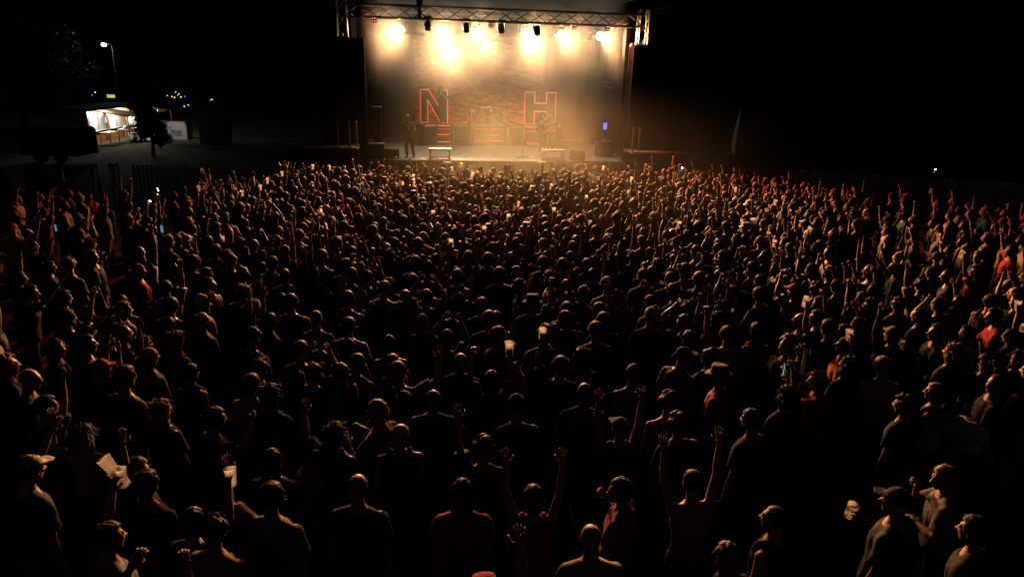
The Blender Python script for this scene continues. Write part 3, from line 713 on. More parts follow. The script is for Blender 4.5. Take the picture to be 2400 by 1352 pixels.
MB().box((0, 0, 1.0), (.34, .4, 2.0)).build('cabinet', M_case, t); MB().box((0, 0, 2.02), (.38, .44, .04)).build('lid', M_ply, t); MB().bar((.17, -.2, 0), (.17, -.2, 2.0), .02).build('corner_strip', M_alu, t)
t = sthing('bass_cabinet', 'low black bass cabinet at the left end of the deck', 'speaker', -4.95, .35, DECK)
MB().box((0, 0, .30), (.62, .55, .60)).build('cabinet', M_case, t); MB().box((0, 0, .615), (.66, .58, .03)).build('lid', M_ply, t); MB().box((0, -.285, .30), (.54, .015, .5)).build('grille', mat('speaker grille', (.03,)*3), t)
# wing platforms
def wing(label, x0, x1, z, posts, s):
    t = sthing('wing_platform', label, 'platform', (x0+x1)/2, -1.75, 0); w = x1-x0
    for k in range(3): MB().box((-w/2 + w*(k+.5)/3, .6, z - .04), (w/3 - .008, 1.3, .08)).build('deck_board', M_ply, t)
    for x in (-w/2 + .05, w/2 - .05):
        for y in (0, 1.2): MB().tube((x, y, 0), (x, y, z - .08), .03).build('leg', M_alu, t)
    MB().box((0, -.02, z*.5), (w - .02, .02, z - .12)).build('skirt', M_black, t)
    for p in posts: MB().tube((p, .1, z), (p, .1, z + .95), .035).build('rail_post', M_frame, t)
    for k in (.45, .9): MB().tube((min(posts), .1, z + k), (max(posts), .1, z + k), .015, n=6).build('rail', M_dark, t)
wx1 = S_at(838, 345, -1.75)[0]; wz = S_at(800, 346, -1.75)[2]
wing('wooden wing platform with upright posts left of the stage', wx1 - 2.6, wx1, wz, [1.3 - .72, 1.3 - .30, 1.3 - .03], -1)
wx0 = S_at(1482, 352, -1.75)[0]
wing('dim wing platform with upright posts right of the stage', wx0, wx0 + 2.4, wz - .05, [-1.17, -.9], 1)

# feather flags
def flag(label, pts, y, m):
    P = [at_y(px, py, y) for px, py in pts]; base = Vector((P[-1].x - .25, y, 0)); t = thing('feather_flag', label, 'flag', base)
    L = [p - base for p in P]; pole = [Vector((0, 0, 0)), L[-1]] + list(reversed(L[:-1]))
    MB().path(pole, .018, 6).build('pole', M_dark, t, True)
    mb = MB(); n = len(L)
    wv = [.03, .10, .16, .20, .20, .12][:n]
    mb.add([p for p in L] + [p + Vector((-.6*w, .9*w, 0)) for p, w in zip(L, wv)], [(i, i+1, n+i+1, n+i) for i in range(n-1)])
    mb.build('sail', m, t, True); MB().box((0, 0, .04), (.5, .5, .08)).build('base_plate', M_dark, t)
flag('slim curved teal feather flag left of the stage', [(776, 236), (771, 262), (764, 288), (755, 310), (745, 327), (738, 340)], 29, mat('teal flag', (.03, .42, .55), .5))
flag('faint pale feather flag standing in the dark right of the stage', [(1738, 255), (1735, 275), (1731, 300), (1727, 325), (1724, 345), (1722, 360)], 29, mat('pale flag', (.4, .42, .42), .6))
# ------------------------------------------------------------------ site around the stage
def fence_panel(label, c, rz, w=2.3, h=2.0, m=None, group=None, slats=13):
    t = thing('fence_panel', label, 'fence', c, rz, group)
    key = (w, h, slats)
    if key not in BR: BR[key] = MB().box((0, 0, h/2 + .03), (w/slats*.78, .022, h - .12)).mesh('slat')
    for k in range(slats):
        o = link('slat', BR[key], m, t, (-w/2 + w*(k+.5)/slats, 0, 0)); 
    for z in (.3, h - .25): MB().box((0, .03, z), (w, .03, .07)).build('rail', M_frame, t)
    for s in (-1, 1): MB().tube((s*(w/2 - .02), .05, 0), (s*(w/2 - .02), .05, h + .02), .025, n=8).build('post', M_frame, t)
    return t
M_fenL = mat('weathered grey fence slat', (.36, .38, .40), .8, var=.4, scale=2); M_fenR = mat('dull brown fence slat', (.34, .25, .21), .8, var=.4, scale=2)
def run(a, b, n, fmt, m, group):
    a, b = Vector(a), Vector(b); d = (b-a); rz = math.atan2(d.y, d.x)
    for k in range(n): fence_panel(fmt % NUM[k], a + d*((k+.5)/n), rz, d.length/n - .03, 1.8, m, group)
run((-12.9, 23.0, 0), (-8.0, 24.6, 0), 3, 'grey slatted fence panel behind the crowd left of stage, %s from left', M_fenL, 'slatted fence left of the stage')
run((8.4, 26.6, 0), (20.5, 23.2, 0), 5, 'brown slatted fence panel in the dark right of stage, %s from left', M_fenR, 'slatted fence right of the stage')
# pale sheets on a rail at the far left
M_tarp = mat('pale blue grey tarpaulin', (.42, .50, .54), .75, var=.3, scale=1.2, bump=.5, bscale=5)
for x0, x1, y0, y1, lb in ((14, 64, 394, 452, 'large crumpled pale tarpaulin at the left edge of the field'), (108, 136, 392, 412, 'short pale tarpaulin between the large sheet and the gap'), (141, 152, 391, 428, 'narrow hanging pale strip beside the short tarpaulin'), (208, 226, 388, 425, 'dim pale tarpaulin left of the slatted fence'), (254, 278, 387, 440, 'tall pale tarpaulin nearest the slatted fence')):
    a, b = at_y(x0, y0, 22.0), at_y(x1, y1, 22.0); w, hh = b.x - a.x, a.z - b.z
    t = thing('tarpaulin', lb, 'tarpaulin', ((a.x+b.x)/2, 22.0, 0), 0, 'pale sheets on the left fence')
    mb = MB(); n = 12
    mb.add([(-w/2 + w*i/n, .05*math.sin(i*1.3 + z), max(.05, b.z) + (a.z - max(.05, b.z))*z/4) for z in range(5) for i in range(n+1)], [(k*(n+1)+i, k*(n+1)+i+1, (k+1)*(n+1)+i+1, (k+1)*(n+1)+i) for k in range(4) for i in range(n)])
    mb.build('sheet', M_tarp, t, True)
    for s in (-1, 1): MB().tube((s*(w/2+.02), .08, 0), (s*(w/2+.02), .08, a.z + .05), .025, n=8).build('post', M_dark, t)
    MB().tube((-w/2, .08, a.z), (w/2, .08, a.z), .02, n=6).build('rail', M_dark, t)

# refreshment kiosk seen along its front, with awning
KD = Vector((-.14, 1, 0)).normalized(); KN = Vector((KD.y, -KD.x, 0))      # along the front, away from the front
k0 = at_z(212, 338, 0); KR = math.atan2(KD.y, KD.x)
M_wood = mat('orange varnished wood', (.48, .17, .05), .45, var=.25, scale=4); M_kroof = mat('dark roof felt', (.03, .03, .04), .8)
M_pane = mat('lit milky window pane', (.5, .6, .58), .3, emit=(.50, .72, .68), estr=.22, var=.35, scale=.9)
ki = thing('food_kiosk', 'lit wooden food kiosk with pale windows and a slanting awning', 'kiosk', k0, KR)   # local x: along the front, local -y: towards customers
KL = 8.6; bays = 3; ki.scale = (1, 1, .82)
MB().box((KL/2, .05, .45), (KL, .10, .9)).build('front_boards', M_wood, ki); MB().box((KL/2, .05, 2.27), (KL, .10, .46)).build('top_band', M_wood, ki)
for k in range(bays+1): MB().box((KL*k/bays, -.01, 1.25), (.22, .20, 2.5)).build('post', M_wood, ki)
for k in range(bays):
    w = MB().box((KL*(k+.5)/bays, .06, 1.47), (KL/bays - .25, .03, 1.12)).build('window', M_pane, ki)
    MB().box((KL*(k+.5)/bays, -.03, .905), (KL/bays - .24, .16, .05)).build('window_sill', M_white, w)
    MB().box((KL*(k+.5)/bays + .2, .03, 1.47), (.05, .05, 1.12)).build('mullion', M_wood, w)
MB().box((KL/2, 2.0, 1.25), (KL, .1, 2.5)).build('back_wall', M_wood, ki); MB().box((0, 1.0, 1.25), (.1, 1.9, 2.5)).build('end_wall', M_wood, ki); MB().box((KL, 1.0, 1.25), (.1, 1.9, 2.5)).build('end_wall', M_wood, ki)
MB().box((KL/2, .95, 2.60), (KL + .5, 2.6, .18)).build('roof', M_kroof, ki)
aw = MB(); n = 20
aw.add([(.1 + (KL - .2)*i/n, -.36 - y*2.1, 2.52 - .42*y + .05*math.sin(i*1.9)*y) for y in (0, .5, 1) for i in range(n+1)], [(k*(n+1)+i, k*(n+1)+i+1, (k+1)*(n+1)+i+1, (k+1)*(n+1)+i) for k in range(2) for i in range(n)])
aw.build('awning', mat('beige awning fabric', (.42, .30, .19), .8, trans=.5), ki, True)
for x in (.2, KL - .2): MB().tube((x, -2.4, 0), (x, -2.4, 2.1), .025).build('awning_pole', M_alu, ki)
MB().box((KL*.31, -.08, 1.62), (.34, .02, .48)).build('notice', M_white, ki)
for x, e in ((.8, 130), (3.6, 160), (6.8, 140)):
    MB().tube((x, -.35, 2.30), (x + .6, -.35, 2.30), .03).build('strip_lamp', mat('strip lamp', (.9,.9,.9), emit=(1, .80, .62), estr=4), ki)
    l = bpy.data.lights.new('kiosk_light', 'POINT'); l.energy = e; l.color = (1, .88, .74); l.shadow_soft_size = .15
    o = bpy.data.objects.new('kiosk_light', l); COL.objects.link(o); o.parent = ki; o.location = (x + .3, -.55, 2.2)
def KP(x, y, z=0): return k0 + KD*x + KN*(-y) + Vector((0, 0, z))     # local y negative: in front
def table(label, x, y, w, d, h_, rz=0, m=M_white):
    t = thing('folding_table', label, 'table', KP(x, y), KR + rz, 'tables at the kiosk'); MB().box((0, 0, h_), (w, d, .04)).build('top', m, t)
    for sx in (-1, 1):
        for sy in (-1, 1): MB().tube((sx*(w/2-.08), sy*(d/2-.06), 0), (sx*(w/2-.08), sy*(d/2-.06), h_ - .02), .018, n=6).build('leg', M_alu, t)
table('white folding table crowded with containers before the kiosk window', 3.2, -1.3, 2.3, .75, .78)
table('low white table at the near end of the kiosk', .35, -1.1, 1.5, .7, .74)
table('small white table further along the kiosk front', 5.6, -1.5, 1.2, .6, .74)
rr = random.Random(3)
COLS = [('white', (.7,.7,.68)), ('red', (.5,.05,.04)), ('green', (.08,.3,.08)), ('yellow', (.6,.45,.05)), ('brown', (.2,.1,.05))]
for k in range(9):
    cn, c = COLS[(0, 0, 1, 0, 2, 0, 3, 0, 4)[k]]; x = 2.2 + k*.24; y = -1.3 + rr.uniform(-.2, .2); big = k in (0, 4)
    t = thing('container', f'{"large" if big else "small"} {cn} container on the crowded kiosk table, {NUM[k]} along', 'container', KP(x, y, .80), rr.uniform(0, 3), 'containers on the kiosk table')
    r_, hh = (.15, .2) if big else (rr.uniform(.05, .08), rr.uniform(.16, .3))
    MB().rings([[(math.cos(a)*r_*q, math.sin(a)*r_*q, z) for a in [j*math.pi/6 for j in range(12)]] for z, q in ((0, .9), (hh*.75, 1), (hh*.88, .6), (hh, .5))]).build('body', mat(cn + ' plastic', c, .4), t, True); MB().tube((0, 0, hh), (0, 0, hh + .03), r_*.55).build('lid', M_white, t)
for k, (x, y, r_, hh, lb) in enumerate(((1.9, -1.9, .24, .55, 'tall pale bucket in front of the crowded kiosk table'), (1.3, -2.2, .2, .38, 'short pale bucket beside the tall bucket'), (4.3, -2.1, .2, .4, 'dark crate-like tub at the far end of the kiosk table'))):
    t = thing('bucket', lb, 'bucket', KP(x, y), 0, 'buckets before the kiosk'); MB().rings([[(math.cos(a)*r_*q, math.sin(a)*r_*q, z) for a in [j*math.pi/8 for j in range(16)]] for z, q in ((0, .8), (hh, 1), (hh, .93), (.03, .74))]).build('tub', mat(('green plastic pale', 'beige plastic', 'dark plastic')[k], ((.35,.5,.36), (.5,.42,.28), (.05,.05,.06))[k], .5), t, True)
    MB().rings([[(math.cos(a)*r_*q, math.sin(a)*r_*q, hh + z) for a in [j*math.pi/8 for j in range(16)]] for z, q in ((.005, 1.04), (.03, 1.04), (.035, .3))]).build('lid', M_white, t, True)
t = thing('wooden_step', 'pale wooden floor platform lit in front of the kiosk', 'platform', KP(2.9, -2.6), KR)
for k in range(9): MB().box((-1.2 + k*.3, 0, .12), (.28, 1.5, .04)).build('plank', mat('pale boards', (.48, .42, .28), .7), t)
for s in (-1, 0, 1): MB().box((0, s*.6, .05), (2.7, .08, .10)).build('joist', M_ply, t)
t = thing('pink_bag', 'bright pink bag with a red bottle hanging by the kiosk corner', 'bag', KP(5.0, -1.75, 0), KR)
MB().ell((0, 0, 1.05), (.24, .14, .22)).build('bag', mat('pink cloth', (.75, .10, .25), .6), t, True); MB().path([(-.15, 0, 1.2), (-.05, 0, 1.42), (.08, 0, 1.42), (.16, 0, 1.2)], .012).build('handle', mat('pink cloth', ()), t, True); MB().tube((.02, 0, 0), (.02, 0, .86), .03).build('stand', M_alu, t); MB().tube((-.1, -.05, .5), (-.1, -.05, .8), .05, .03, 10, ball=True).build('bottle', mat('red plastic', ()), t, True)

# white rental trailer with a blue sign
vp = at_z(420, 338, 0)
va = thing('rental_trailer', 'white box trailer with a blue sign parked beside the kiosk', 'trailer', vp, R(-4))
M_van = mat('white trailer skin', (.62, .60, .58), .4, var=.08)
MB().prism([(-1.35, .28), (.62, .28), (.62, 1.36), (.52, 1.45), (-1.35, 1.45)], 0, .7).build('body', M_van, va)
for x in (-.75,):
    w = MB().tube((x, -.03, .30), (x, .16, .30), .30, n=20).build('wheel', mat('tyre rubber', (.02,.02,.02), .9), va); MB().tube((x, -.045, .30), (x, -.032, .30), .17, n=16).build('rim', M_alu, w)
MB().rings([[(-.75 + math.cos(a)*r, y, .30 + math.sin(a)*r) for a in [k*math.pi/12 for k in range(13)]] for y, r in ((-.012, .40), (-.012, .33), (.02, .33), (.02, .40))], False).build('wheel_arch', M_dark, va)
sg = MB().box((-.10, -.012, .78), (.72, .016, .22)).build('sign', mat('blue sign', (.03, .16, .45), .4), va)
def text(s, size, loc, m, parent, rx=R(90)):
    c = bpy.data.curves.new('lettering', 'FONT'); c.body = s; c.size = size; c.extrude = .003; c.align_x = 'CENTER'; c.align_y = 'CENTER'
    o = bpy.data.objects.new('tmp', c); COL.objects.link(o); dg = bpy.context.evaluated_depsgraph_get(); dg.update(); me = bpy.data.meshes.new_from_object(o.evaluated_get(dg)); bpy.data.objects.remove(o)
    q = link('lettering', me, m, parent, loc); q.rotation_euler = (rx, 0, 0); return q
text('LOUS-MOI', .145, (-.10, -.027, .78), M_white, sg); text('05 13 08 07', .115, (-.02, -.008, .55), M_dark, va)
MB().tube((.62, .8, .35), (1.2, .8, .32), .04).build('drawbar', M_dark, va)
l = bpy.data.lights.new('trailer_lamp', 'SPOT'); l.energy = 90; l.color = (1, .9, .78); l.spot_size = R(34); l.spot_blend = .5
lp = thing('pole_lamp', 'small work lamp on a thin post facing the white trailer', 'lamp', at_z(375, 349, 0)); MB().tube((0, 0, 0), (0, 0, 2.3), .025).build('post', M_dark, lp); MB().box((0, .03, 2.33), (.2, .1, .12)).build('housing', M_dark, lp); MB().box((.02, .09, 2.32), (.16, .02, .09)).build('lens', mat('work lamp lens', (.9,.9,.9), emit=(1, .95, .9), estr=12), lp)
o = bpy.data.objects.new('trailer_lamp', l); COL.objects.link(o); o.parent = lp; o.location = (.02, .14, 2.30); o.rotation_mode = 'QUATERNION'; o.rotation_quaternion = (Vector((vp.x - .1, vp.y, .7)) - (Vector(lp.location) + Vector((0, 0, 2.3)))).to_track_quat('-Z', 'Y')

# cabins right of the trailer, dark covered trailer at the left
for px, py, wdt, hh, c, lb in ((488, 340, 1.0, 2.2, (.10, .10, .10), 'tall dim grey cabin between the trailer and the stage'), (517, 343, 1.0, 2.1, (.07, .11, .17), 'dark blue portable cabin left of the stage')):
    p = at_z(px, py, 0); t = thing('portable_cabin', lb, 'cabin', p, R(6), 'cabins left of the stage'); m = mat(lb[:12], c, .5)
    MB().box((0, .5, hh/2), (wdt, 1.0, hh)).build('shell', m, t); MB().box((0, -.012, hh/2 - .05), (wdt*.72, .02, hh*.82)).build('door', mat('grey cabin door', (.13, .14, .16), .5), t); MB().prism([(-wdt/2-.03, hh), (wdt/2+.03, hh), (wdt/2-.1, hh+.16), (-wdt/2+.1, hh+.16)], -.03, 1.03).build('roof', M_kroof, t); MB().box((wdt*.27, -.03, hh*.48), (.04, .03, .16)).build('handle', M_alu, t)
p0, p1 = at_z(182, 384, 0), at_z(-60, 400, 0)
t = thing('covered_trailer', 'black covered trailer silhouette at the left before the kiosk', 'trailer', p0, 0)
top = 5 - (5)*(300-152)/(380-152.); w = p0.x - p1.x
MB().prism([(-w, .35), (0, .35), (0, top - .15), (-.12, top), (-w, top + .05)], 0, 2.0).build('cover', mat('black tarpaulin', (.012, .012, .014), .7, bump=.6, bscale=3), t)
for x in (-.9, -1.9, -w + 1): 
    q = MB().tube((x, -.02, .32), (x, .2, .32), .32, n=18).build('wheel', mat('tyre rubber', ()), t); MB().tube((x, -.035, .32), (x, -.022, .32), .17, n=14).build('rim', M_dark, q)
# street lamp and masts
p = at_z(262, 262, 5.0 - 115*60/1600.); p = at_y(262, 108, 62); 
sl = thing('street_lamp', 'street lamp with a cold white glow high on a thin pole at left', 'street lamp', (p.x, p.y, 0))
MB().tube((0, 0, 0), (0, 0, p.z), .09, .05, 10).build('pole', M_alu, sl); MB().path([(0, 0, p.z - .02), (-.1, -.1, p.z + .12), (-.35, -.3, p.z + .16)], .04).build('arm', M_alu, sl, True)
MB().ell((-.42, -.36, p.z + .14), (.26, .16, .07)).build('lantern', M_dark, sl, True); MB().ell((-.42, -.42, p.z + .07), (.20, .18, .13)).build('lens', mat('cold lamp lens', (.9,.9,1), emit=(.72, .86, 1), estr=90), sl, True)
l = bpy.data.lights.new('street_light', 'POINT'); l.energy = 5; l.color = (.62, .78, 1); l.shadow_soft_size = .1; o = bpy.data.objects.new('street_light', l); COL.objects.link(o); o.parent = sl; o.location = (-.45, -.62, p.z - .08)
p = at_y(110, 155, 50); t = thing('mast', 'thin unlit mast with a short crossbar at far left', 'mast', (p.x, p.y, 0)); MB().tube((0, 0, 0), (0, 0, p.z), .05, .035).build('pole', M_alu, t); MB().tube((-.03, 0, p.z - .15), (.5, 0, p.z - .1), .025).build('crossbar', M_alu, t)
# coloured fairground lights behind the trees and a lit sign
FL = [(385, 222, (.5,1,.2)), (392, 224, (.9,.9,.2)), (398, 221, (.3,1,.3)), (403, 227, (1,.7,.2)), (408, 222, (1,.6,.2)), (412, 217, (1,.9,.4)), (415, 225, (1,.5,.1)), (419, 221, (.9,1,.5)), (424, 228, (.9,.8,.3)), (429, 226, (.1,.1,1)), (433, 227, (.1,.1,1)), (441, 247, (0,1,.7)), (432, 250, (1,.4,.1)), (223, 217, (1,.6,.1)), (216, 224, (.1,.1,1)), (497, 234, (.8,.9,.2)), (493, 235, (1,.1,.1)), (421, 232, (1, .8, .3)), (409, 229, (1, .9, .5))]
for i, (px, py, c) in enumerate(FL):
    cn = 'blue' if c[2] > .8 and c[0] < .5 else 'turquoise' if c[2] > .6 else 'red' if c[1] < .2 else 'green' if c[0] < .6 else 'orange' if c[1] < .75 else 'yellow'
    p = at_y(px, py, 58); t = thing('festoon_lamp', '', 'lamp', (p.x, p.y, p.z), 0, 'coloured lights behind the trees')
    t['label'] = f'tiny {cn} festoon lamp behind the dark trees, number {NUM[sorted(range(len(FL)), key=lambda q: FL[q][0]).index(i)] if i < 99 and sorted(range(len(FL)), key=lambda q: FL[q][0]).index(i) < 18 else "last"} from left'.replace('number ', '')
    MB().ell((0, 0, 0), (.05, .05, .06)).build('bulb', mat('festoon ' + cn, c, emit=c, estr=1.2), t, True); MB().tube((0, 0, .09), (0, 0, .2), .04).build('socket', M_dark, t); MB().tube((0, 0, .2), (0, .05, .75), .012, n=6).build('hanging_wire', M_dark, t)
p = at_y(260, 226, 56); t = thing('lit_sign', 'small yellow-green lit sign board behind the kiosk roof', 'sign', (p.x, p.y, 0)); MB().box((0, 0, p.z), (.6, .08, .24)).build('board', mat('yellow lit board', (.6,.6,.15), emit=(.75,.72,.2), estr=.7), t)
for s in (-1, 1): MB().tube((.24*s, .06, 0), (.24*s, .06, p.z), .03).build('post', M_dark, t)

# trees: trunk, limbs, a crown of leaf faces
def tree(label, base, hgt, rad, nleaf, seed, zlow, leaf=.11, col=(.05, .075, .025)):
    rr = random.Random(seed); t = thing('tree', label, 'tree', base); tk = MB(); tips = []
    tk.path([(0, 0, 0), (.05, .03, hgt*.25), (.0, .08, hgt*.55), (.06, .0, hgt*.85)], [hgt*.035, hgt*.027, hgt*.018, hgt*.006], 8)
    for k in range(16):
        z = hgt*rr.uniform(zlow, .85); a = rr.uniform(0, 6.283); q = rad*rr.uniform(.5, 1)*(1 - .5*max(0, z/hgt - .5))
        e = Vector((math.cos(a)*q, math.sin(a)*q, z + q*rr.uniform(.1, .6))); tk.path([(0, .04, z), e*.5 + Vector((0, 0, z*.5)), e], [hgt*.012, hgt*.007, hgt*.003], 5); tips.append(e)
        for _ in range(3): tips.append(e + Vector((rr.gauss(0, rad*.25), rr.gauss(0, rad*.25), rr.gauss(0, rad*.2))))
    tk.build('trunk', mat('bark', (.06, .045, .03), .9, bump=.8, bscale=20), t, True)
    n = nleaf; ctr = np.array([tuple(tips[i % len(tips)]) for i in range(n)]); r2 = np.random.default_rng(seed)
    ctr += r2.normal(0, rad*.13, (n, 3)); a = r2.normal(size=(n, 3)); a /= np.linalg.norm(a, axis=1)[:, None]; b = np.cross(a, r2.normal(size=(n, 3))); b /= np.linalg.norm(b, axis=1)[:, None]
    s = leaf*r2.uniform(.6, 1.4, (n, 1)); co = np.stack([ctr - a*s, ctr + b*s*.45, ctr + a*s, ctr - b*s*.45], 1).reshape(-1, 3); i4 = np.arange(n)*4
    tri = np.concatenate([np.stack([i4, i4+1, i4+2], 1), np.stack([i4, i4+2, i4+3], 1)]); me = np_mesh('crown', co, tri, False)
    o = link('crown', me, mat('leaf %.2f' % col[0], col, .6, var=.5, scale=1.0, trans=.35), t); o['kind'] = 'stuff'
tree('small dark leafy tree standing in front of the kiosk and trailer', at_z(360, 366, 0), 3.2, .80, 4200, 5, .25, .10)
tree('large tree faintly lit behind the cabins left of the stage', at_z(478, 318, 0), 10.5, 3.6, 9000, 6, .3, .20, (.07, .08, .03))
tree('tall dark tree far behind the kiosk roof', at_z(345, 214, 0), 11, 4.2, 6000, 8, .35, .25)
tree('dark tree far left behind the covered trailer', at_z(60, 300, 0), 8.5, 3.8, 5000, 9, .3, .22)
tree('dark tree beyond the fence at far right', at_z(2100, 330, 0), 9.0, 4.2, 5000, 11, .3, .22)
# ------------------------------------------------------------------ people: cast
POSES = {
 'stand': (dict(R='down', L='down'), 'standing with arms down'), 'standl': (dict(R='down', L='down', head=(38, 4, 0), twist=8), 'head turned to the left'),
 'standr': (dict(R='down', L='down', head=(-38, 4, 0), twist=-8), 'head turned to the right'), 'lookup': (dict(R='fold', L='down', head=(0, 16, 0)), 'looking up'),
 'armR': (dict(R='up', L='down', tilt=-4), 'right arm straight up'), 'armL': (dict(R='down', L='up', tilt=4), 'left arm straight up'), 'both': (dict(R='up', L='up'), 'both arms straight up'),
 'wide': (dict(R='wide', L='wide', head=(0, 10, 0)), 'both arms spread high'), 'clapo': (dict(R='clapo', L='clapo'), 'clapping overhead'), 'clapc': (dict(R='clapc', L='clapc'), 'hands before the chest'),
 'cup': (dict(R='cup', L='down', head=(12, 0, 0)), 'holding a drink'), 'cupL': (dict(R='down', L='cup', head=(-20, 0, 0)), 'drink in left hand'), 'cupup': (dict(R='cupup', L='down'), 'raising a cup'), 'cupupL': (dict(R='down', L='cupup'), 'raising a cup left-handed'),
 'cup2': (dict(R='cupup', L='cupup'), 'both hands overhead with a cup'), 'phone': (dict(R='phone', L='phone'), 'holding up both hands'), 'fistR': (dict(R='fist', L='down', lean=4), 'right fist raised'), 'fistL': (dict(R='down', L='fist', lean=4), 'left fist raised'),
 'pointR': (dict(R='point', L='akimbo'), 'right hand pointing up'), 'head': (dict(R='head', L='head'), 'hands on the head'), 'bentR': (dict(R='bent', L='down'), 'right forearm raised sideways'), 'bentL': (dict(R='down', L='bent'), 'left forearm raised sideways'),
 'mouth': (dict(R='mouth', L='fold', head=(20, -6, 0)), 'hand at the mouth'), 'fold': (dict(R='fold', L='fold'), 'arms folded'), 'akimbo': (dict(R='akimbo', L='down'), 'hand on the hip'), 'sideR': (dict(R='side', L='down', head=(-14, 0, 0)), 'right arm stretched sideways'),
 'lean': (dict(R='down', L='down', lean=46, twist=14, head=(0, 12, 0)), 'bent forward'), 'fwdR': (dict(R='fwd', L='down', lean=5), 'right arm reaching forward'), 'fwdL': (dict(R='down', L='fwd', lean=5), 'left arm reaching forward'),
 'guitar': (dict(R='strumR', L='fretL', head=(-14, -10, 0), step=.22), 'playing'), 'sing': (dict(R='mic', L='mic', head=(0, -4, 0), step=.1), 'singing'),
}
KINDS = {'stand': ('tee', 'long', 'tank'), 'standl': ('tee', 'long'), 'standr': ('tee', 'tank'), 'both': ('tee', 'tank'), 'armR': ('tee', 'tank'), 'armL': ('tee', 'long'), 'clapo': ('tee',), 'wide': ('tee', 'tank')}
for k in POSES: KINDS.setdefault(k, ('tee',))
PR = {(k, s): make_proto(POSES[k][0], k + '_' + s, s, .016) for k in POSES for s in KINDS[k]}
HAIRS = ['short', 'buzz', 'long', 'ponytail', 'bun', 'bob', 'thin', 'wavy', 'curly', 'afro', 'cap', 'capback', 'beanie', 'bucket']
HM = {k: hair_mesh(k) for k in HAIRS}
print('people prototypes', round(time.time() - T0, 1))
SKINS = [mat('skin light', (.50, .31, .22), .5, var=.10, spec=.3), mat('skin medium', (.40, .23, .15), .5, var=.10, spec=.3), mat('skin deep', (.20, .11, .07), .5, var=.10, spec=.3)]
M_eye = mat('eye', (.03, .02, .018), .2); M_shoe = mat('shoe leather', (.03, .03, .032), .6); M_lip = mat('lip', (.38, .13, .11), .5)
def fabric(n, c): return mat(n + ' fabric', c, .85, var=.14, scale=9, bump=.35, bscale=22, spec=.22)
SHIRT = {'black': (.018, .018, .02), 'charcoal': (.05, .05, .055), 'navy': (.025, .035, .08), 'grey': (.22, .22, .22), 'white': (.68, .66, .62), 'red': (.48, .025, .03), 'orange': (.62, .17, .03), 'pink': (.55, .20, .24), 'teal': (.02, .24, .30), 'sky blue': (.25, .40, .52), 'yellow': (.60, .48, .06), 'green': (.06, .22, .08), 'beige': (.45, .36, .24), 'purple': (.18, .06, .25)}
SHM = {k: fabric(k, v) for k, v in SHIRT.items()}
TRM = [fabric('denim', (.05, .07, .13)), fabric('black trouser', (.02, .02, .022)), fabric('khaki', (.22, .18, .11))]
HAIRC = {'dark': (.018, .012, .009), 'brown': (.06, .032, .016), 'fair': (.30, .19, .08), 'grey': (.30, .28, .25), 'ginger': (.35, .09, .02)}
HRM = {k: mat(k + ' hair', v, .6, var=.35, scale=30, spec=.14) for k, v in HAIRC.items()}
HATC = {'black': (.02,.02,.02), 'navy': (.03,.04,.09), 'white': (.6,.58,.55), 'red': (.4,.03,.03), 'khaki': (.25,.2,.12), 'lime': (.42, .48, .06)}
HATM = {k: fabric('hat ' + k, v) for k, v in HATC.items()}
HATS = ('cap', 'capback', 'beanie', 'bucket')
HNAME = {'short': 'short {} hair', 'buzz': 'cropped {} hair', 'long': 'long straight {} hair', 'ponytail': '{} ponytail', 'bun': '{} hair in a bun', 'bob': '{} bob', 'thin': 'bald crown', 'wavy': 'long wavy {} hair', 'curly': 'curly {} hair', 'afro': 'round bushy {} hair', 'cap': '{} cap', 'capback': '{} backwards cap', 'beanie': '{} knitted hat', 'bucket': '{} bucket hat', 'bald': 'shaved head'}
for p in PR.values():
    for m in (SKINS[0], M_eye, M_shoe, M_lip): p['body'].materials.append(m)
STAGE_C = SP(0, 3)
def facing(x, y, off=0): return math.atan2(-(STAGE_C.x - x), STAGE_C.y - y) + R(off)
def head_ground(px, py, proto, off, s):
    """where a person stands whose head shows at a pixel: the head's height gives the distance"""
    h = proto['H'].translation; p = at_z(px, py, h.z*s)
    for _ in range(2):
        rz = facing(p.x, p.y, off); v = Matrix.Rotation(rz, 3, 'Z') @ Vector((h.x*s, h.y*s, 0)); q = at_z(px, py, h.z*s) - v; p = Vector((q.x, q.y, 0))
    return p, facing(p.x, p.y, off)
def skirt(col, kind): return {'tee': f'{col} T-shirt', 'long': f'{col} long-sleeved top', 'tank': f'{col} vest top', 'bare': 'no shirt'}[kind]
PEOPLE, r5 = [], random.Random(21)
def person(pos, rz, pose, kind, shirt, hair, hc, s=1.0, skin=0, wide=1.0, label=None, group='people in the crowd'):
    pr = PR[(pose, 'tee' if (pose, kind) not in PR else kind)]
    if (pose, kind) not in PR and kind != 'bare': kind = 'tee'
    o = link('person', pr['body'], SKINS[skin]); o.location = pos; o.rotation_euler = (r5.gauss(-.01, .035), r5.gauss(0, .035), rz); o.scale = (s*wide, s, s)
    if kind != 'bare': link('shirt', pr['shirt'], SHM[shirt], o)
    link('trousers', pr['trousers'], TRM[hash((pose, shirt, hair)) % 3 if False else (len(PEOPLE) % 3)], o)
    if hair != 'bald':
        h = link('hat' if hair in HATS else 'hair', HM[hair], HATM[hc] if hair in HATS else HRM[hc], o); h.matrix_local = pr['H']
        if hair in ('cap', 'capback', 'beanie', 'bucket') and len(PEOPLE) % 2 == 0:
            h2 = link('hair', HM['bob' if len(PEOPLE) % 4 == 0 else 'short'], HRM['brown'], o); h2.matrix_local = pr['H'] @ Matrix.Scale(.94, 4)
    tag(o, label, 'person', group); PEOPLE.append(dict(o=o, pos=pos, rz=rz, s=s, w=wide, pr=pr, pose=pose, kind=kind, shirt=shirt, hair=hair, hc=hc, label=label))
    if group != 'people in the crowd': PEOPLE.pop()
    return o
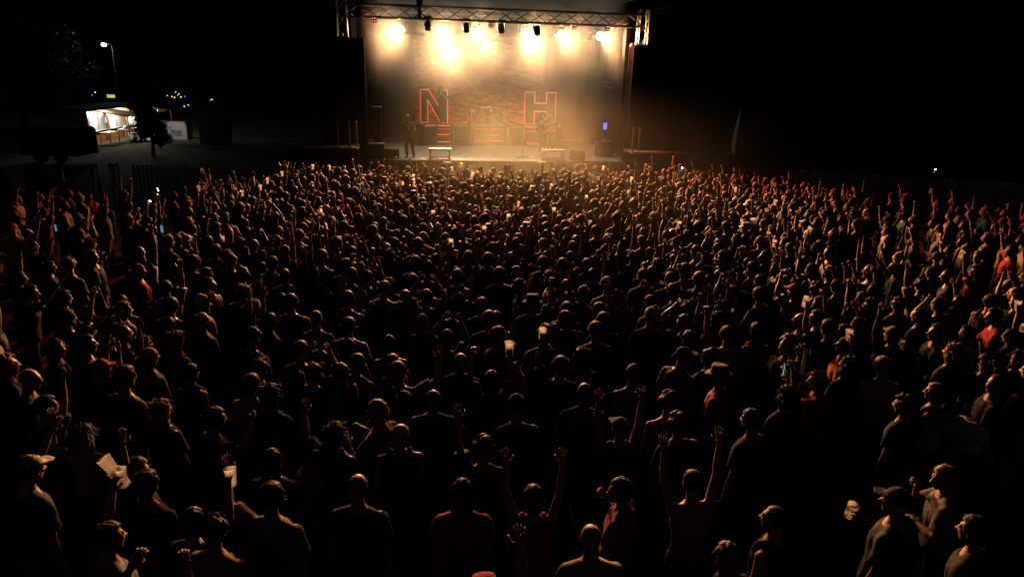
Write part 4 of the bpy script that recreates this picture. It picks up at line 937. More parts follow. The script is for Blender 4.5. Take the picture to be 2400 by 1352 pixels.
# ---- performers
def performer(label, px, ly, z, pose, kind, shirt, hair, hc, face, s=1.0):
    x, y, _ = S_at(px, 300, ly); p = SP(x, ly, z); o = person(p, YAW + R(face), pose, kind, shirt, hair, hc, s, 0, 1, label, 'musicians on the stage'); return o, p
M_gbody = mat('pale guitar lacquer', (.55, .42, .30), .25, spec=.6); M_gneck = mat('guitar neck wood', (.12, .07, .04), .4)
def guitar(label, pos, rz, m=M_gbody):
    """a guitar worn across the body: local x from body to headstock"""
    t = thing('electric_guitar', label, 'guitar', pos, rz); tl = Matrix.Rotation(R(-24), 4, 'Y')
    out = [(-.24, .02), (-.22, .14), (-.10, .17), (.02, .11), (.12, .14), (.20, .20), (.20, .10), (.12, .03), (.20, -.08), (.16, -.15), (.06, -.11), (-.06, -.16), (-.19, -.15), (-.245, -.06)]
    def tf(mb): mb.v = [tuple(tl @ Vector(v)) for v in mb.v]; return mb
    b = tf(MB().prism(out, -.022, .022)).build('guitar_body', m, t); tf(MB().box((.42, -.005, 0), (.60, .03, .045))).build('neck', M_gneck, t); tf(MB().prism([(.70, -.03), (.74, -.05), (.88, -.02), (.90, .03), (.76, .04), (.70, .03)], -.012, .010)).build('headstock', M_gneck, t)
    tf(MB().box((-.02, .03, 0), (.14, .012, .07))).build('pickups', M_dark, b); return t
for lb, px, ly, z, hair, hc, face, sc, shirt, skn in (('guitarist in dark clothes standing at the left stage lip', 961, .75, DECK, 'long', 'fair', 160, 1.0, 'charcoal', 0), ('guitarist with short hair in the hazy pair at the right of the stage', 1272, 3.6, DECK, 'short', 'brown', 172, 1.0, 'beige', 0)):
    o, p = performer(lb, px, ly, z, 'guitar', 'tee', shirt, hair, hc, face, sc); J = PR[('guitar', 'tee')]['J']
    mw = Matrix.Translation(p) @ Matrix.Rotation(YAW + R(face), 4, 'Z'); gp = mw @ Vector((.06, .22, 1.02))
    # local x runs to the player's left hand
    guitar('pale electric guitar played by the guitarist ' + ('at the left stage lip' if px < 1100 else 'at the right'), gp, YAW + R(face + 180), M_gbody if px < 1100 else mat('dark guitar lacquer', (.06, .03, .02), .25))
o, p = performer('bearded-looking singer in black standing on the left riser before the letter N', 1039, 6.95, DECK + RH, 'sing', 'tee', 'black', 'wavy', 'dark', 176)
o['label'] = 'singer in black standing on the left riser before the letter N'
J = PR[('sing', 'tee')]['J']; mw = Matrix.Translation(p) @ Matrix.Rotation(YAW + R(176), 4, 'Z'); mp_ = mw @ J['gripR']
t = thing('microphone', 'hand microphone held by the singer on the left riser', 'microphone', mp_); MB().tube((0, 0, -.10), (0, 0, .05), .014, .018, 8).build('handle', M_dark, t); MB().ell((0, 0, .08), (.027, .027, .032)).build('head', M_alu, t, True)
performer('long-haired musician leaning close beside the right guitarist', 1291, 3.9, DECK, 'pointR', 'long', 'beige', 'long', 'fair', 150)

# ---- crowd members picked out from the photograph: head pixel, pose, top, hair, turn
CAST = [
 (836,1150,'stand','tee','charcoal','thin','fair',0,1.02,0),(1083,1148,'stand','tee','red','long','dark',4,1.0,0),(1254,1172,'both','tank','red','bob','brown',0,.96,0),(1397,1262,'stand','tee','beige','bald','dark',0,1.02,0),
 (632,1168,'bentL','tee','grey','short','dark',-6,1.03,0),(795,1072,'lean','bare','black','wavy','brown',-70,1.0,0),(655,1075,'stand','tee','black','long','brown',0,.95,0),(1442,1150,'mouth','long','pink','bob','brown',62,.96,0),
 (1628,1138,'both','bare','black','buzz','brown',8,1.03,0),(1700,1295,'stand','tee','black','long','grey',10,.95,0),(1790,1222,'stand','tank','black','buzz','brown',40,.98,0),(2068,1178,'cup','tee','charcoal','cap','black',40,1.03,0),
 (2236,1128,'mouth','long','grey','long','fair',55,.97,0),(2292,1258,'stand','tee','black','short','dark',30,1.0,1),(322,1105,'standr','tee','black','short','dark',-48,1.0,0),(515,1245,'stand','tee','beige','curly','dark',-10,1.0,0),
 (262,1268,'cupupL','tee','grey','short','brown',-30,1.0,0),(372,1120,'armL','tee','black','short','dark',-10,1.0,1),(1607,992,'stand','tee','black','curly','dark',10,.98,0),(446,1240,'cupup','tee','black','bob','dark',-10,.95,0),
 (585,898,'stand','tee','beige','short','brown',-6,1.0,0),(640,925,'clapc','tee','charcoal','wavy','dark',-20,.97,0),(404,955,'stand','tee','black','wavy','fair',-20,.95,0),(488,985,'bentR','tee','black','short','dark',-40,1.0,0),
 (92,960,'armR','tee','black','short','dark',-20,1.0,0),(214,806,'bentR','tee','navy','short','dark',-38,1.0,0),(338,808,'stand','long','grey','wavy','brown',-30,.97,0),(968,876,'bentR','tee','black','short','brown',0,1.02,0),
 (930,938,'lean','bare','black','capback','black',-60,1.0,0),(1158,900,'cup2','tee','navy','long','dark',0,.97,0),(1298,858,'cupupL','tee','black','short','fair',0,1.0,0),(1305,786,'stand','tank','charcoal','bun','fair',0,.95,0),
 (1357,836,'cupL','tee','black','wavy','brown',0,.97,0),(1577,834,'standr','tee','grey','cap','black',-50,1.02,0),(1690,888,'standl','tee','pink','bucket','khaki',42,1.02,0),(1562,946,'stand','bare','black','curly','brown',0,1.0,0),
 (1357,912,'stand','tee','charcoal','bald','dark',0,1.03,2),(1914,888,'phone','tee','red','wavy','ginger',60,.96,0),(1990,808,'lookup','long','orange','capback','black',52,1.03,0),(2172,772,'cup','tee','black','short','dark',52,1.02,0),
 (2362,748,'clapc','long','red','short','dark',48,1.02,0),(2318,896,'standl','tee','black','buzz','brown',40,1.0,0),(2215,965,'lean','tee','white','short','dark',100,1.0,0),(2122,955,'stand','tee','black','curly','dark',20,.96,0),(2188,918,'stand','tank','beige','bob','fair',30,.95,0),
 (1513,738,'stand','tee','black','beanie','lime',0,1.02,0),(1424,752,'stand','tee','black','short','dark',0,1.0,0),(1398,776,'stand','tee','charcoal','short','brown',0,1.03,0),(1605,726,'head','tee','black','curly','dark',8,.98,0),(1680,752,'stand','tee','sky blue','wavy','brown',8,.98,0),
 (1652,838,'stand','long','teal','bun','dark',16,.98,0),(1432,662,'stand','tee','charcoal','short','brown',0,1.08,0),(1517,648,'stand','tee','charcoal','short','brown',0,1.05,0),(1551,654,'stand','tee','black','buzz','dark',0,1.05,0),
 (1130,722,'stand','tee','black','curly','ginger',0,.97,0),(1145,748,'stand','tee','black','short','brown',0,1.03,0),(1176,746,'stand','tee','black','bob','dark',0,.96,0),(1178,642,'stand','tee','black','short','brown',0,1.03,0),
 (893,680,'sideR','tee','white','capback','black',-4,1.03,0),(957,694,'stand','tee','red','bald','dark',0,.98,0),(1000,700,'clapo','tee','black','short','dark',0,1.0,0),(816,702,'clapc','tee','black','short','brown',-10,1.0,0),
 (756,752,'stand','tee','charcoal','buzz','fair',-8,1.0,0),(819,762,'stand','tee','grey','short','dark',0,1.02,0),(925,812,'stand','tank','black','long','dark',0,.96,0),(819,818,'stand','tee','black','long','dark',0,.95,0),
 (566,796,'stand','tee','black','curly','dark',-12,1.0,1),(295,728,'stand','long','grey','short','grey',-22,1.0,0),(476,712,'standr','tee','beige','beanie','white',-24,1.0,0),(482,750,'stand','tee','charcoal','buzz','fair',-24,1.0,0),
 (292,776,'stand','tee','black','buzz','dark',-24,1.02,0),(412,798,'stand','tee','beige','wavy','fair',-24,.96,0),(120,820,'standr','tee','black','wavy','dark',-40,.97,0),(700,826,'clapc','tee','black','short','dark',-10,1.0,0),
 (1108,520,'stand','tee','white','short','dark',0,1.05,0),(636,478,'stand','tee','red','short','dark',-10,1.0,0),(700,478,'stand','tee','red','short','dark',-10,1.03,0),(822,478,'fwdR','tee','red','short','dark',-8,1.03,0),
 (1835,660,'stand','tee','black','bucket','khaki',36,1.02,0),(1905,745,'clapc','tee','black','short','dark',42,1.0,0),(1862,750,'stand','tee','charcoal','bald','dark',42,1.0,0),(2030,720,'stand','tee','black','curly','dark',30,1.0,0),
 (1955,560,'stand','tee','yellow','cap','navy',36,1.0,0),(1585,570,'cupup','tee','black','cap','black',10,1.03,0),(2300,605,'standl','tee','black','short','grey',40,1.03,0),(1780,660,'phone','tee','black','short','dark',18,1.0,0),
 (728,880,'clapo','tank','black','bob','dark',-8,.97,0),(1758,985,'stand','tee','black','short','dark',30,1.0,0),(60,690,'fwdR','tee','black','short','dark',-40,1.0,0),(330,640,'standr','tee','red','capback','red',-28,1.0,0),
 (300,480,'standr','long','beige','ponytail','brown',-40,.98,0),(352,492,'stand','tee','red','wavy','dark',-30,.96,0),(230,600,'standr','tee','charcoal','short','grey',-40,1.0,0),(2115,505,'stand','tee','green','bob','dark',40,.97,0),
]
OCC = []
for px, py, pose, kind, shirt, hair, hc, off, s, skn in CAST:
    pr = PR[(pose, 'tee' if (pose, kind) not in PR else kind)]
    p, rz = head_ground(px, py, pr, off, s)
    person(p, rz, pose, kind, shirt, hair, hc, s, skn); OCC.append((p.x, p.y))
# ---- fill: the rest of the crowd, seen in the photograph's outline
TOP = [(0, 462), (130, 448), (330, 452), (450, 432), (600, 418), (680, 404), (850, 398), (1000, 398), (1450, 399), (1650, 402), (1800, 425), (1960, 448), (2100, 462), (2400, 488)]
def top_y(px):
    for (a, b), (c, d) in zip(TOP, TOP[1:]):
        if a <= px <= c: return b + (d-b)*(px-a)/(c-a)
    return 500
def want(px, py, y):
    """spacing in metres the photograph shows at a head pixel, None where nobody stands"""
    if py < top_y(px) or px < -60 or px > 2460: return None
    sp = .47 if y > 17 else .51 if y > 11 else .60
    sp *= 1.0 + .55*max(-.45, mnoise.noise(Vector((q3(px, py)))))
    if px < 420 and py < 700: sp *= 1.35 + .5*(420 - px)/420
    if px > 1950 and py < 700: sp *= 1.30
    if px > 1650 and py > 930: sp *= 1.9
    if py > 1010: sp *= 1.6
    if 1030 < px < 1120 and py > 880: sp *= 1.5
    return sp
def q3(px, py): p = at_z(px, py, 1.63); return (p.x*.75, p.y*.75, 4.2)
r3 = random.Random(11); pts = []
CELL = {}
def near(x, y, d):
    cx, cy = int(x/1.0), int(y/1.0)
    for i in range(cx-2, cx+3):
        for j in range(cy-2, cy+3):
            for (a, b) in CELL.get((i, j), ()):
                if (a-x)**2 + (b-y)**2 < d*d: return True
    return False
for a in OCC: CELL.setdefault((int(a[0]), int(a[1])), []).append(a)
for _ in range(60000):
    y = r3.uniform(3.4, 26.8); x = r3.uniform(-.86, .86)*y
    q = project((x, y, 1.63)); sp = want(q[0], q[1], y)
    if sp is None or near(x, y, sp*r3.uniform(.92, 1.25)): continue
    CELL.setdefault((int(x), int(y)), []).append((x, y)); pts.append((x, y, q[0], q[1]))
pts.sort(key=lambda p: p[1]); print('crowd', len(pts) + len(CAST))
def pick(w): 
    t = r3.random()*sum(v for _, v in w)
    for k, v in w:
        t -= v
        if t <= 0: return k
    return w[-1][0]
def style(px, py, y):
    far = y > 9
    arms = 1.5 if y > 12 else 1.0 if far else .75
    pose = pick([('stand', 22), ('standl', 6), ('standr', 6), ('lookup', 4), ('armR', 7*arms), ('armL', 6*arms), ('both', 5*arms), ('wide', 3*arms), ('clapo', 6*arms), ('clapc', 5), ('cup', 4), ('cupL', 3), ('cupup', 2.2*arms), ('cupupL', 2*arms), ('phone', 2.5*arms), ('fistR', 5*arms), ('fistL', 4*arms), ('pointR', 3*arms), ('head', 1.5), ('bentR', 3), ('bentL', 3), ('mouth', 2), ('fold', 3), ('akimbo', 2), ('fwdR', 5*arms), ('fwdL', 4*arms)])
    kind = r3.choice(KINDS[pose])
    if r3.random() < .05: kind = 'bare'
    red = 10 if (580 < px < 930 and 440 < py < 620) else 3
    shirt = pick([('black', 42), ('charcoal', 16), ('navy', 8), ('grey', 8), ('white', 7), ('red', red), ('beige', 5), ('pink', 2), ('sky blue', 2), ('green', 2), ('yellow', 1), ('orange', 1), ('teal', 1), ('purple', 1)])
    if y < 7.5 and shirt in ('white', 'yellow', 'beige', 'sky blue', 'pink', 'red', 'orange', 'teal', 'green'): shirt = r3.choice(['black', 'charcoal', 'navy'])
    hair = pick([('short', 36), ('buzz', 5), ('long', 13), ('ponytail', 6), ('bun', 5), ('bob', 6), ('thin', 2), ('wavy', 12), ('curly', 8), ('afro', 1), ('cap', 4), ('capback', 3), ('beanie', 1), ('bucket', 2), ('bald', 3)])
    hc = r3.choice(['black', 'navy', 'white', 'red', 'khaki']) if hair in HATS else pick([('dark', 45), ('brown', 35), ('fair', 14), ('grey', 5), ('ginger', 2)])
    fem = hair in ('long', 'ponytail', 'bun', 'bob', 'wavy')
    s = r3.gauss(.955 if fem else 1.01, .032); off = r3.gauss(0, 14) if r3.random() < .78 else r3.uniform(-110, 110)
    off += (px - 1160)/1160*14
    return pose, kind, shirt, hair, hc, max(.88, min(1.1, s)), off, pick([(0, 70), (1, 22), (2, 8)]), (.94 if fem else 1.02)*r3.uniform(.96, 1.05)
NIND = 300 - len(CAST)
for x, y, px, py in pts[:NIND]:
    pose, kind, shirt, hair, hc, s, off, skn, wd_ = style(px, py, y)
    person(Vector((x, y, 0)), facing(x, y, off), pose, kind, shirt, hair, hc, s, skn, wd_)
# ---- the further crowd: one mass
LOD = {}
def decimated(me, tris):
    o = bpy.data.objects.new('tmp', me.copy()); COL.objects.link(o); md = o.modifiers.new('d', 'DECIMATE'); md.ratio = min(1, tris/max(1, len(me.polygons)*(1 if len(me.polygons[0].vertices) == 3 else 2)))
    dg = bpy.context.evaluated_depsgraph_get(); dg.update(); out = bpy.data.meshes.new_from_object(o.evaluated_get(dg)); r = mesh_np(out); bpy.data.objects.remove(o); bpy.data.meshes.remove(out); return r
def lod(kind, key):
    k = (kind, key)
    if k not in LOD:
        me = HM[key] if kind == 'hair' else PR[key][kind]; LOD[k] = decimated(me, {'hair': 260, 'body': 1100, 'shirt': 320, 'trousers': 90}[kind])
    return LOD[k]
VC, VT, VL, off_v = [], [], [], 0
SKC = [(.50, .31, .22), (.40, .23, .15), (.20, .11, .07)]
def push(c, t, col):
    global off_v
    VC.append(c.astype(np.float32)); VT.append(t + off_v); off_v += len(c); VL.append(np.tile(np.array([*col, 1], np.float32), (len(c), 1)))
FARCUP = []
for x, y, px, py in pts[NIND:]:
    pose, kind, shirt, hair, hc, s, off, skn, wd_ = style(px, py, y); key = (pose, kind if (pose, kind) in PR else 'tee'); pr = PR[key]
    M4 = Matrix.Translation((x, y, 0)) @ Matrix.Rotation(facing(x, y, off), 4, 'Z') @ Matrix.Rotation(r5.gauss(0, .04), 4, 'Y') @ Matrix.Rotation(r5.gauss(-.01, .04), 4, 'X') @ Matrix.Diagonal((s*wd_, s, s, 1)); A = np.array(M4)
    def tfm(c, B): return c @ B[:3, :3].T + B[:3, 3]
    c, t = lod('body', key); push(tfm(c, A), t, SKC[skn])
    if kind != 'bare': c, t = lod('shirt', key); push(tfm(c, A), t, SHIRT[shirt])
    c, t = lod('trousers', key); push(tfm(c, A), t, ((.05, .07, .13), (.02, .02, .022), (.22, .18, .11))[r3.randrange(3)])
    if hair != 'bald': c, t = lod('hair', hair); push(tfm(c, A @ np.array(pr['H'])), t, HATC[hc] if hair in HATS else HAIRC[hc])
    if pose in ('cup', 'cupL', 'cupup', 'cupupL') and (pose in ('cupup', 'cupupL') or r3.random() < .4): FARCUP.append((M4, pr, pose))
me = np_mesh('crowd', np.concatenate(VC), np.concatenate(VT)); at = me.color_attributes.new('Col', 'FLOAT_COLOR', 'POINT'); at.data.foreach_set('color', np.concatenate(VL).ravel())
mc = bpy.data.materials.new('crowd skin hair and cloth'); mc.use_nodes = True; nd = mc.node_tree; an = nd.nodes.new('ShaderNodeAttribute'); an.attribute_name = 'Col'; pb = nd.nodes['Principled BSDF']
nzz = nd.nodes.new('ShaderNodeTexNoise'); nzz.inputs['Scale'].default_value = 14; mr = nd.nodes.new('ShaderNodeMapRange'); mr.inputs['To Min'].default_value = .7; mr.inputs['To Max'].default_value = 1.3; nd.links.new(nzz.outputs['Fac'], mr.inputs['Value'])
vm = nd.nodes.new('ShaderNodeVectorMath'); vm.operation = 'SCALE'; nd.links.new(an.outputs['Color'], vm.inputs[0]); nd.links.new(mr.outputs[0], vm.inputs['Scale']); nd.links.new(vm.outputs[0], pb.inputs['Base Color']); pb.inputs['Roughness'].default_value = .65; pb.inputs['Specular IOR Level'].default_value = .18
tag(link('crowd', me, mc), 'packed mass of concert-goers filling the field before the stage', 'crowd', kind='stuff')
print('crowd mass tris', len(me.polygons), round(time.time() - T0, 1))

# ---- labels that single each person out
def zone(px, py):
    c = 'far left' if px < 430 else 'left' if px < 860 else 'centre' if px < 1480 else 'right' if px < 1960 else 'far right'
    r_ = 'upper' if py < 690 else 'middle' if py < 850 else 'lower' if py < 1020 else 'bottom'
    return f'{r_} {c}'
for P in PEOPLE:
    h = P['pr']['H'].translation; q = project(Vector(P['pos']) + Matrix.Rotation(P['rz'], 3, 'Z') @ (h*P['s'])); P['px'] = q[0]; P['py'] = q[1]
    hn = HNAME[P['hair']].format(P['hc']); P['base'] = f"person in {skirt(P['shirt'], P['kind'])}, {hn}, {POSES[P['pose']][1]}, {zone(q[0], q[1])}" if P['kind'] != 'bare' else f"shirtless person, {hn}, {POSES[P['pose']][1]}, {zone(q[0], q[1])}"
def settle(L, key='base'):
    G = {}
    for P in L: G.setdefault(P[key], []).append(P)
    for b, Q in G.items():
        Q.sort(key=lambda P: P['px'])
        for i, P in enumerate(Q): P['o']['label'] = b if len(Q) == 1 else f'{b}, {NUM[i]} from left'
    for P in L:
        w = P['o']['label'].split()
        if len(w) > 16: P['o']['label'] = P['o']['label'].replace('standing with arms down', 'arms down').replace(' straight ', ' ').replace('both hands overhead with a cup', 'lifting a cup').replace(' in a bun', ' bun').replace('right forearm raised sideways', 'right forearm raised').replace('left forearm raised sideways', 'left forearm raised').replace('raising a cup left-handed', 'left cup raised').replace('right arm reaching forward', 'right arm forward').replace('left arm reaching forward', 'left arm forward').replace('head turned to the', 'head turned')
settle(PEOPLE)

# ---- cups and phones in the hands
cupm = mat('milky plastic cup', (.86, .84, .78), .35, var=.05, trans=.7); M_beer = mat('beer', (.85, .42, .04), .2, trans=.7)

_t = cupm.node_tree; _tr = _t.nodes.new('ShaderNodeBsdfTransparent'); _mx = _t.nodes.new('ShaderNodeMixShader'); _mx.inputs[0].default_value = .45      # thin clear plastic lets light through
_o = _t.nodes['Material Output']; _t.links.new(_o.inputs['Surface'].links[0].from_socket, _mx.inputs[1]); _t.links.new(_tr.outputs[0], _mx.inputs[2]); _t.links.new(_mx.outputs[0], _o.inputs['Surface'])
cm = MB(); cm.rings([[(math.cos(a)*r, math.sin(a)*r, z) for a in [k*math.pi/8 for k in range(16)]] for z, r in ((-.06, .029), (.066, .0415), (.068, .0435), (.071, .0435), (.071, .0415))], False); cm.add([(math.cos(k*math.pi/8)*.029, math.sin(k*math.pi/8)*.029, -.0598) for k in range(16)], [tuple(range(16))]); CUPME = cm.mesh('cup', True)
bm2 = MB(); bm2.tube((0, 0, -.053), (0, 0, .0), .026, .032, 14); BEERME = bm2.mesh('beer')
CUPL = []
def cup(p, tilt, base, beer=False, s=1.15):
    o = link('plastic_cup', CUPME, cupm, None, p); o.rotation_euler = (tilt, tilt*.6, 0); o.scale = (s, s, s); tag(o, base, 'cup', 'plastic cups held in the crowd')
    if beer: link('beer', BEERME, M_beer, o)
    q = project(p); CUPL.append(dict(o=o, px=q[0], base=base)); return o
for P in PEOPLE:
    if P['pose'] in ('cup', 'cupL', 'cupup', 'cupupL', 'cup2'):
        key = 'gripL' if P['pose'] in ('cupL', 'cupupL') else 'gripR'
        g_ = P['pr']['J'][key]; w = Vector(P['pos']) + P['o'].rotation_euler.to_matrix() @ Vector((g_.x*P['s']*P['w'], g_.y*P['s'], g_.z*P['s']))
        cup(w, r3.uniform(-.25, .25), f"milky plastic cup {'raised' if 'up' in P['pose'] or P['pose'] == 'cup2' else 'held low'} by {('a shirtless person' if P['kind'] == 'bare' else 'a person in ' + P['shirt'])}, {zone(P['px'], P['py'])}", P['pose'] == 'cup2', 1.35 if P['pose'] == 'cup2' else 1.15)
for M4, pr, pose in FARCUP:
    w = M4 @ pr['J']['gripL' if 'L' in pose else 'gripR']; q = project(w)
    cup(w, r3.uniform(-.3, .3), f"small pale cup {'raised' if 'up' in pose else 'held'} in the far crowd, {'far left' if q[0] < 500 else 'left' if q[0] < 900 else 'centre' if q[0] < 1450 else 'right' if q[0] < 1850 else 'far right'}")
settle(CUPL)
# tower of stacked cups at lower left
p = at_y(270, 1106, 4.6); t = thing('cup_stack', 'two stacked milky plastic cups held up at the lower left', 'cups', p); t.rotation_euler = (0, R(-32), 0)
for k in (0, 1):
    o = link('cup', CUPME, cupm, t, (0, 0, .055 - .12*k)); o.scale = (1.25,)*3
def phone(label, p, rz, col, st_, tilt=0):
    t = thing('phone', label, 'phone', p, rz, 'phones held in the crowd'); MB().box((0, 0, 0), (.078, .009, .16), Matrix.Rotation(tilt, 3, 'Y')).build('case', M_dark, t)
    MB().box((0, -.006, 0), (.070, .004, .148), Matrix.Rotation(tilt, 3, 'Y')).build('display', mat('phone display ' + label[:22], col, .3, emit=col, estr=st_), t); return t
for P in PEOPLE:
    if P['pose'] == 'phone' and P['hair'] == 'wavy' and P['hc'] == 'ginger':
        J = P['pr']['J']; g_ = (J['gripL'] + J['gripR'])*.5; w = Vector(P['pos']) + P['o'].rotation_euler.to_matrix() @ (g_*P['s']); phone('bright phone with white and turquoise display held at the right', w + Vector((0, 0, .05)), P['rz'], (.55, .85, .9), 1.4)
for px, py, hz, c, s_, lb in ((847, 441, 1.95, (.35, .6, .9), .35, 'bluish phone display held up left of centre'), (380, 537, 1.75, (.25, .55, .95), .35, 'small blue phone display glowing in the left crowd'), (131, 534, 1.6, (.2, .5, .9), .4, 'tiny blue phone display at the far left of the crowd'), (1085, 395, 1.95, (.7, .25, .8), .3, 'small magenta phone display held up near the stage')):
    p = at_z(px, py, hz); phone(lb, p, facing(p.x, p.y), c, s_)
p = at_z(1597, 398, 1.98); t = phone('phone with its white torch shining right of the stage', p, 0, (.2, .25, .3), .4); MB().ell((.02, -.012, .06), (.022, .006, .022)).build('torch', mat('phone torch', (1, 1, 1), emit=(.85, .92, 1), estr=60), t)
p = at_z(2190, 401, 1.9); t = phone('tiny phone torch glinting in the dark at the far right', p, 0, (.2, .25, .3), .3); MB().ell((.02, -.012, .06), (.02, .006, .014)).build('torch', mat('phone torch', ()), t)
# yellow crown held up at the left, fairy lights round a bag
p = at_z(664, 392, 2.15); t = thing('foam_crown', 'yellow foam crown held up above the crowd left of the stage', 'crown', p, .4); cr = MB(); n = 20; Mc = mat('yellow foam', (.70, .45, .05), .7)
cr.rings([[(math.cos(a)*r, math.sin(a)*r, z + (.10*(1 if (k % 4 == 0) else 0) if z > 0 else 0)) for k, a in enumerate([k*2*math.pi/n for k in range(n)])] for z, r in ((-.12, .10), (.06, .15), (.06, .135), (-.12, .085))]); cr.build('crown', Mc, t, True)
for k in range(5): MB().ell((math.cos(k*1.2566)*.145, math.sin(k*1.2566)*.145, .165), (.02, .02, .02)).build('crown_tip', Mc, t, True)
p = at_z(362, 470, 1.35); t = thing('fairy_lights', 'short string of yellow fairy lights worn in the left crowd', 'lights', p)
for k, (px, py) in enumerate(((369, 442), (371, 447), (369, 456), (364, 463), (360, 467), (357, 470), (353, 472), (350, 471), (361, 471))):
    w = at_y(px, py, p.y) - p; MB().ell(w, (.018, .018, .02)).build('bulb', mat('fairy bulb', (1, .9, .3), emit=(1, .85, .25), estr=5), t, True)
MB().path([at_y(px, py, p.y + .01) - p for px, py in ((369, 440), (371, 448), (367, 459), (360, 468), (349, 472))], .006, 5).build('wire', M_dark, t)
# print on the black T-shirt below the lime hat, backpack on the man in white
P = PEOPLE[[c[:2] for c in CAST].index((1513, 738))]; sc = MB(); pp = []
for i in range(46): u = i/45; pp.append((-.15 + .30*u + .018*math.sin(u*40), -.152 + .02*abs(u - .5), 1.215 + .05*u + .032*math.sin(u*33 + .6)))
sc.path(pp, .006, 5); sc.build('shirt_print', mat('white shirt print', (.6, .62, .64), .7), P['o'], True)
P = PEOPLE[[c[:2] for c in CAST].index((893, 680))]
bp_ = thing('backpack', 'dark backpack worn by the man in white T-shirt and cap', 'backpack', Vector(P['pos']) + Matrix.Rotation(P['rz'], 3, 'Z') @ Vector((0, -.20, 0)), P['rz'])
evb = MB().ell((0, 0, 1.22), (.15, .10, .23), None, 14, 10); evb.ell((0, -.07, 1.12), (.11, .06, .12)); link('bag', evaluated(evb, 'bag', .02, 2, None, (.006, 9, 1, 1)), fabric('backpack', (.035, .035, .04)), bp_)
for s in (-1, 1): MB().path([(.09*s, .03, 1.42), (.10*s, .16, 1.47), (.11*s, .30, 1.40), (.12*s, .34, 1.25)], .018, 6).build('strap', fabric('backpack', ()), bp_, True)
P = PEOPLE[[c[:2] for c in CAST].index((1108, 520))]
sb = thing('shoulder_strap', 'dark diagonal bag strap across the white T-shirt at centre', 'bag', Vector(P['pos']), P['rz']); MB().path([(.11, .06, 1.50), (.12, -.06, 1.50), (.02, -.155, 1.30), (-.10, -.160, 1.08), (-.17, -.10, .98)], .016, 6).build('strap', fabric('backpack', ()), sb, True); MB().ell((-.23, -.02, .90), (.06, .13, .10)).build('pouch', fabric('backpack', ()), sb, True)
# ------------------------------------------------------------------ stage smoke
def smoke(name, label, c0, c1, dens, aniso, build, col=(.92, .94, .94)):
    """a closed box of drifting smoke in the stage's frame; build() returns the density socket from local metres"""
    (x0, y0, z0), (x1, y1, z1) = c0, c1
    mb = MB().box(((x0+x1)/2, (y0+y1)/2, (z0+z1)/2), (x1-x0, y1-y0, z1-z0))
    m = bpy.data.materials.new(name); m.use_nodes = True; t = m.node_tree; t.nodes.clear(); L = t.links
    out = t.nodes.new('ShaderNodeOutputMaterial'); v = t.nodes.new('ShaderNodeVolumePrincipled'); L.new(v.outputs[0], out.inputs['Volume'])
    v.inputs['Color'].default_value = (*col, 1); v.inputs['Anisotropy'].default_value = aniso
    tc = t.nodes.new('ShaderNodeTexCoord'); sp = t.nodes.new('ShaderNodeSeparateXYZ'); L.new(tc.outputs['Object'], sp.inputs[0])
    def math_(op, a, b=None, clamp=False):
        n = t.nodes.new('ShaderNodeMath'); n.operation = op; n.use_clamp = clamp
        for i, q in enumerate((a, b)):
            if q is None: continue
            if isinstance(q, (int, float)): n.inputs[i].default_value = q
            else: L.new(q, n.inputs[i])
        return n.outputs[0]
    def ramp(s, a, b):                          # 0 at a, 1 at b, smooth
        n = t.nodes.new('ShaderNodeMapRange'); n.interpolation_type = 'SMOOTHSTEP'; n.inputs['From Min'].default_value = a; n.inputs['From Max'].default_value = b
        if a > b: n.inputs['From Min'].default_value = b; n.inputs['From Max'].default_value = a; n.inputs['To Min'].default_value = 1; n.inputs['To Max'].default_value = 0
        L.new(s, n.inputs['Value']); return n.outputs[0]
    def noise(scale, detail=3, off=(0, 0, 0), st=(1, 1, 1)):
        mp = t.nodes.new('ShaderNodeMapping'); mp.inputs['Location'].default_value = off; mp.inputs['Scale'].default_value = st; L.new(tc.outputs['Object'], mp.inputs[0])
        n = t.nodes.new('ShaderNodeTexNoise'); n.inputs['Scale'].default_value = scale; n.inputs['Detail'].default_value = detail; n.inputs['Distortion'].default_value = .6; L.new(mp.outputs[0], n.inputs['Vector']); return n.outputs['Fac']
    d = build(sp.outputs[0], sp.outputs[1], sp.outputs[2], math_, ramp, noise)
    L.new(math_('MULTIPLY', d, dens), v.inputs['Density'])
    o = mb.build(name, m, None, False, (SO.x, SO.y, 0), YAW); tag(o, label, 'smoke', kind='stuff'); return o
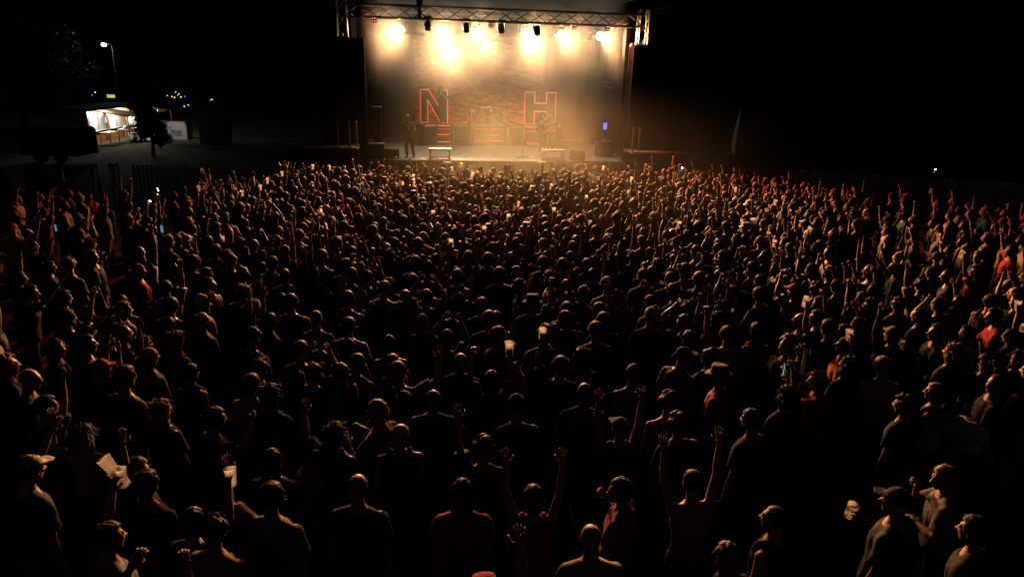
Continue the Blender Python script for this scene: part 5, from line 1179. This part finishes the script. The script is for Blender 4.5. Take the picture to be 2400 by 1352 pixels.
def b_stage(x, y, z, M, ramp, noise):
    n = ramp(noise(.42, 4, (3.1, .4, 1.7)), .32, .72)
    n2 = M('ADD', M('MULTIPLY', n, .62), .38)
    # thicker in the upper half, thin at the left side and low down
    up = M('ADD', M('MULTIPLY', ramp(z, 2.6, 5.4), .72), M('ADD', M('MULTIPLY', M('MULTIPLY', ramp(x, 1.2, 3.8), ramp(z, 6.0, 3.0)), .36), .10))
    lf = ramp(M('ADD', x, M('MULTIPLY', z, .55)), -4.4, -1.0)
    e = M('MULTIPLY', M('MULTIPLY', ramp(x, -5.6, -4.6), ramp(x, 5.7, 5.1)), M('MULTIPLY', ramp(y, .3, 1.6), ramp(y, 9.7, 8.6)))
    e = M('MULTIPLY', M('MULTIPLY', e, M('ADD', M('MULTIPLY', ramp(y, 7.5, 5.0), .55), .45)), M('MULTIPLY', ramp(z, 1.6, 2.4), ramp(z, 9.3, 7.6)))
    return M('MULTIPLY', M('MULTIPLY', n2, up), M('MULTIPLY', e, lf))
smoke('stage_smoke', 'warm lit smoke drifting under the stage roof', (-5.65, .25, 1.58), (5.65, 9.45, 8.3), .050, .38, b_stage)
def b_pit(x, y, z, M, ramp, noise):
    n = ramp(noise(.45, 4, (8.3, 2.4, .7)), .36, .68)
    near = M('MULTIPLY', M('MULTIPLY', ramp(x, -4.6, -.3), ramp(x, 5.6, 1.3)), M('MULTIPLY', ramp(y, -8.5, -2.5), ramp(y, -.2, -1.0)))
    wide = M('MULTIPLY', M('MULTIPLY', ramp(x, -6.5, 1.5), ramp(x, 7.8, 1.5)), M('MULTIPLY', ramp(y, -18.5, -6.0), ramp(y, -.2, -1.5)))
    d = M('ADD', M('MULTIPLY', near, M('ADD', M('MULTIPLY', n, .8), .15)), M('MULTIPLY', wide, M('ADD', M('MULTIPLY', n, .06), .018)))
    return M('MULTIPLY', d, M('MULTIPLY', ramp(z, .2, .9), ramp(z, 4.9, 1.4)))
smoke('crowd_smoke', 'thin golden smoke over the front rows before the stage', (-9.2, -18.8, .1), (10.7, -.1, 5.0), .055, .5, b_pit, (.92, .92, .72))
print('done', round(time.time() - T0, 1), 's')
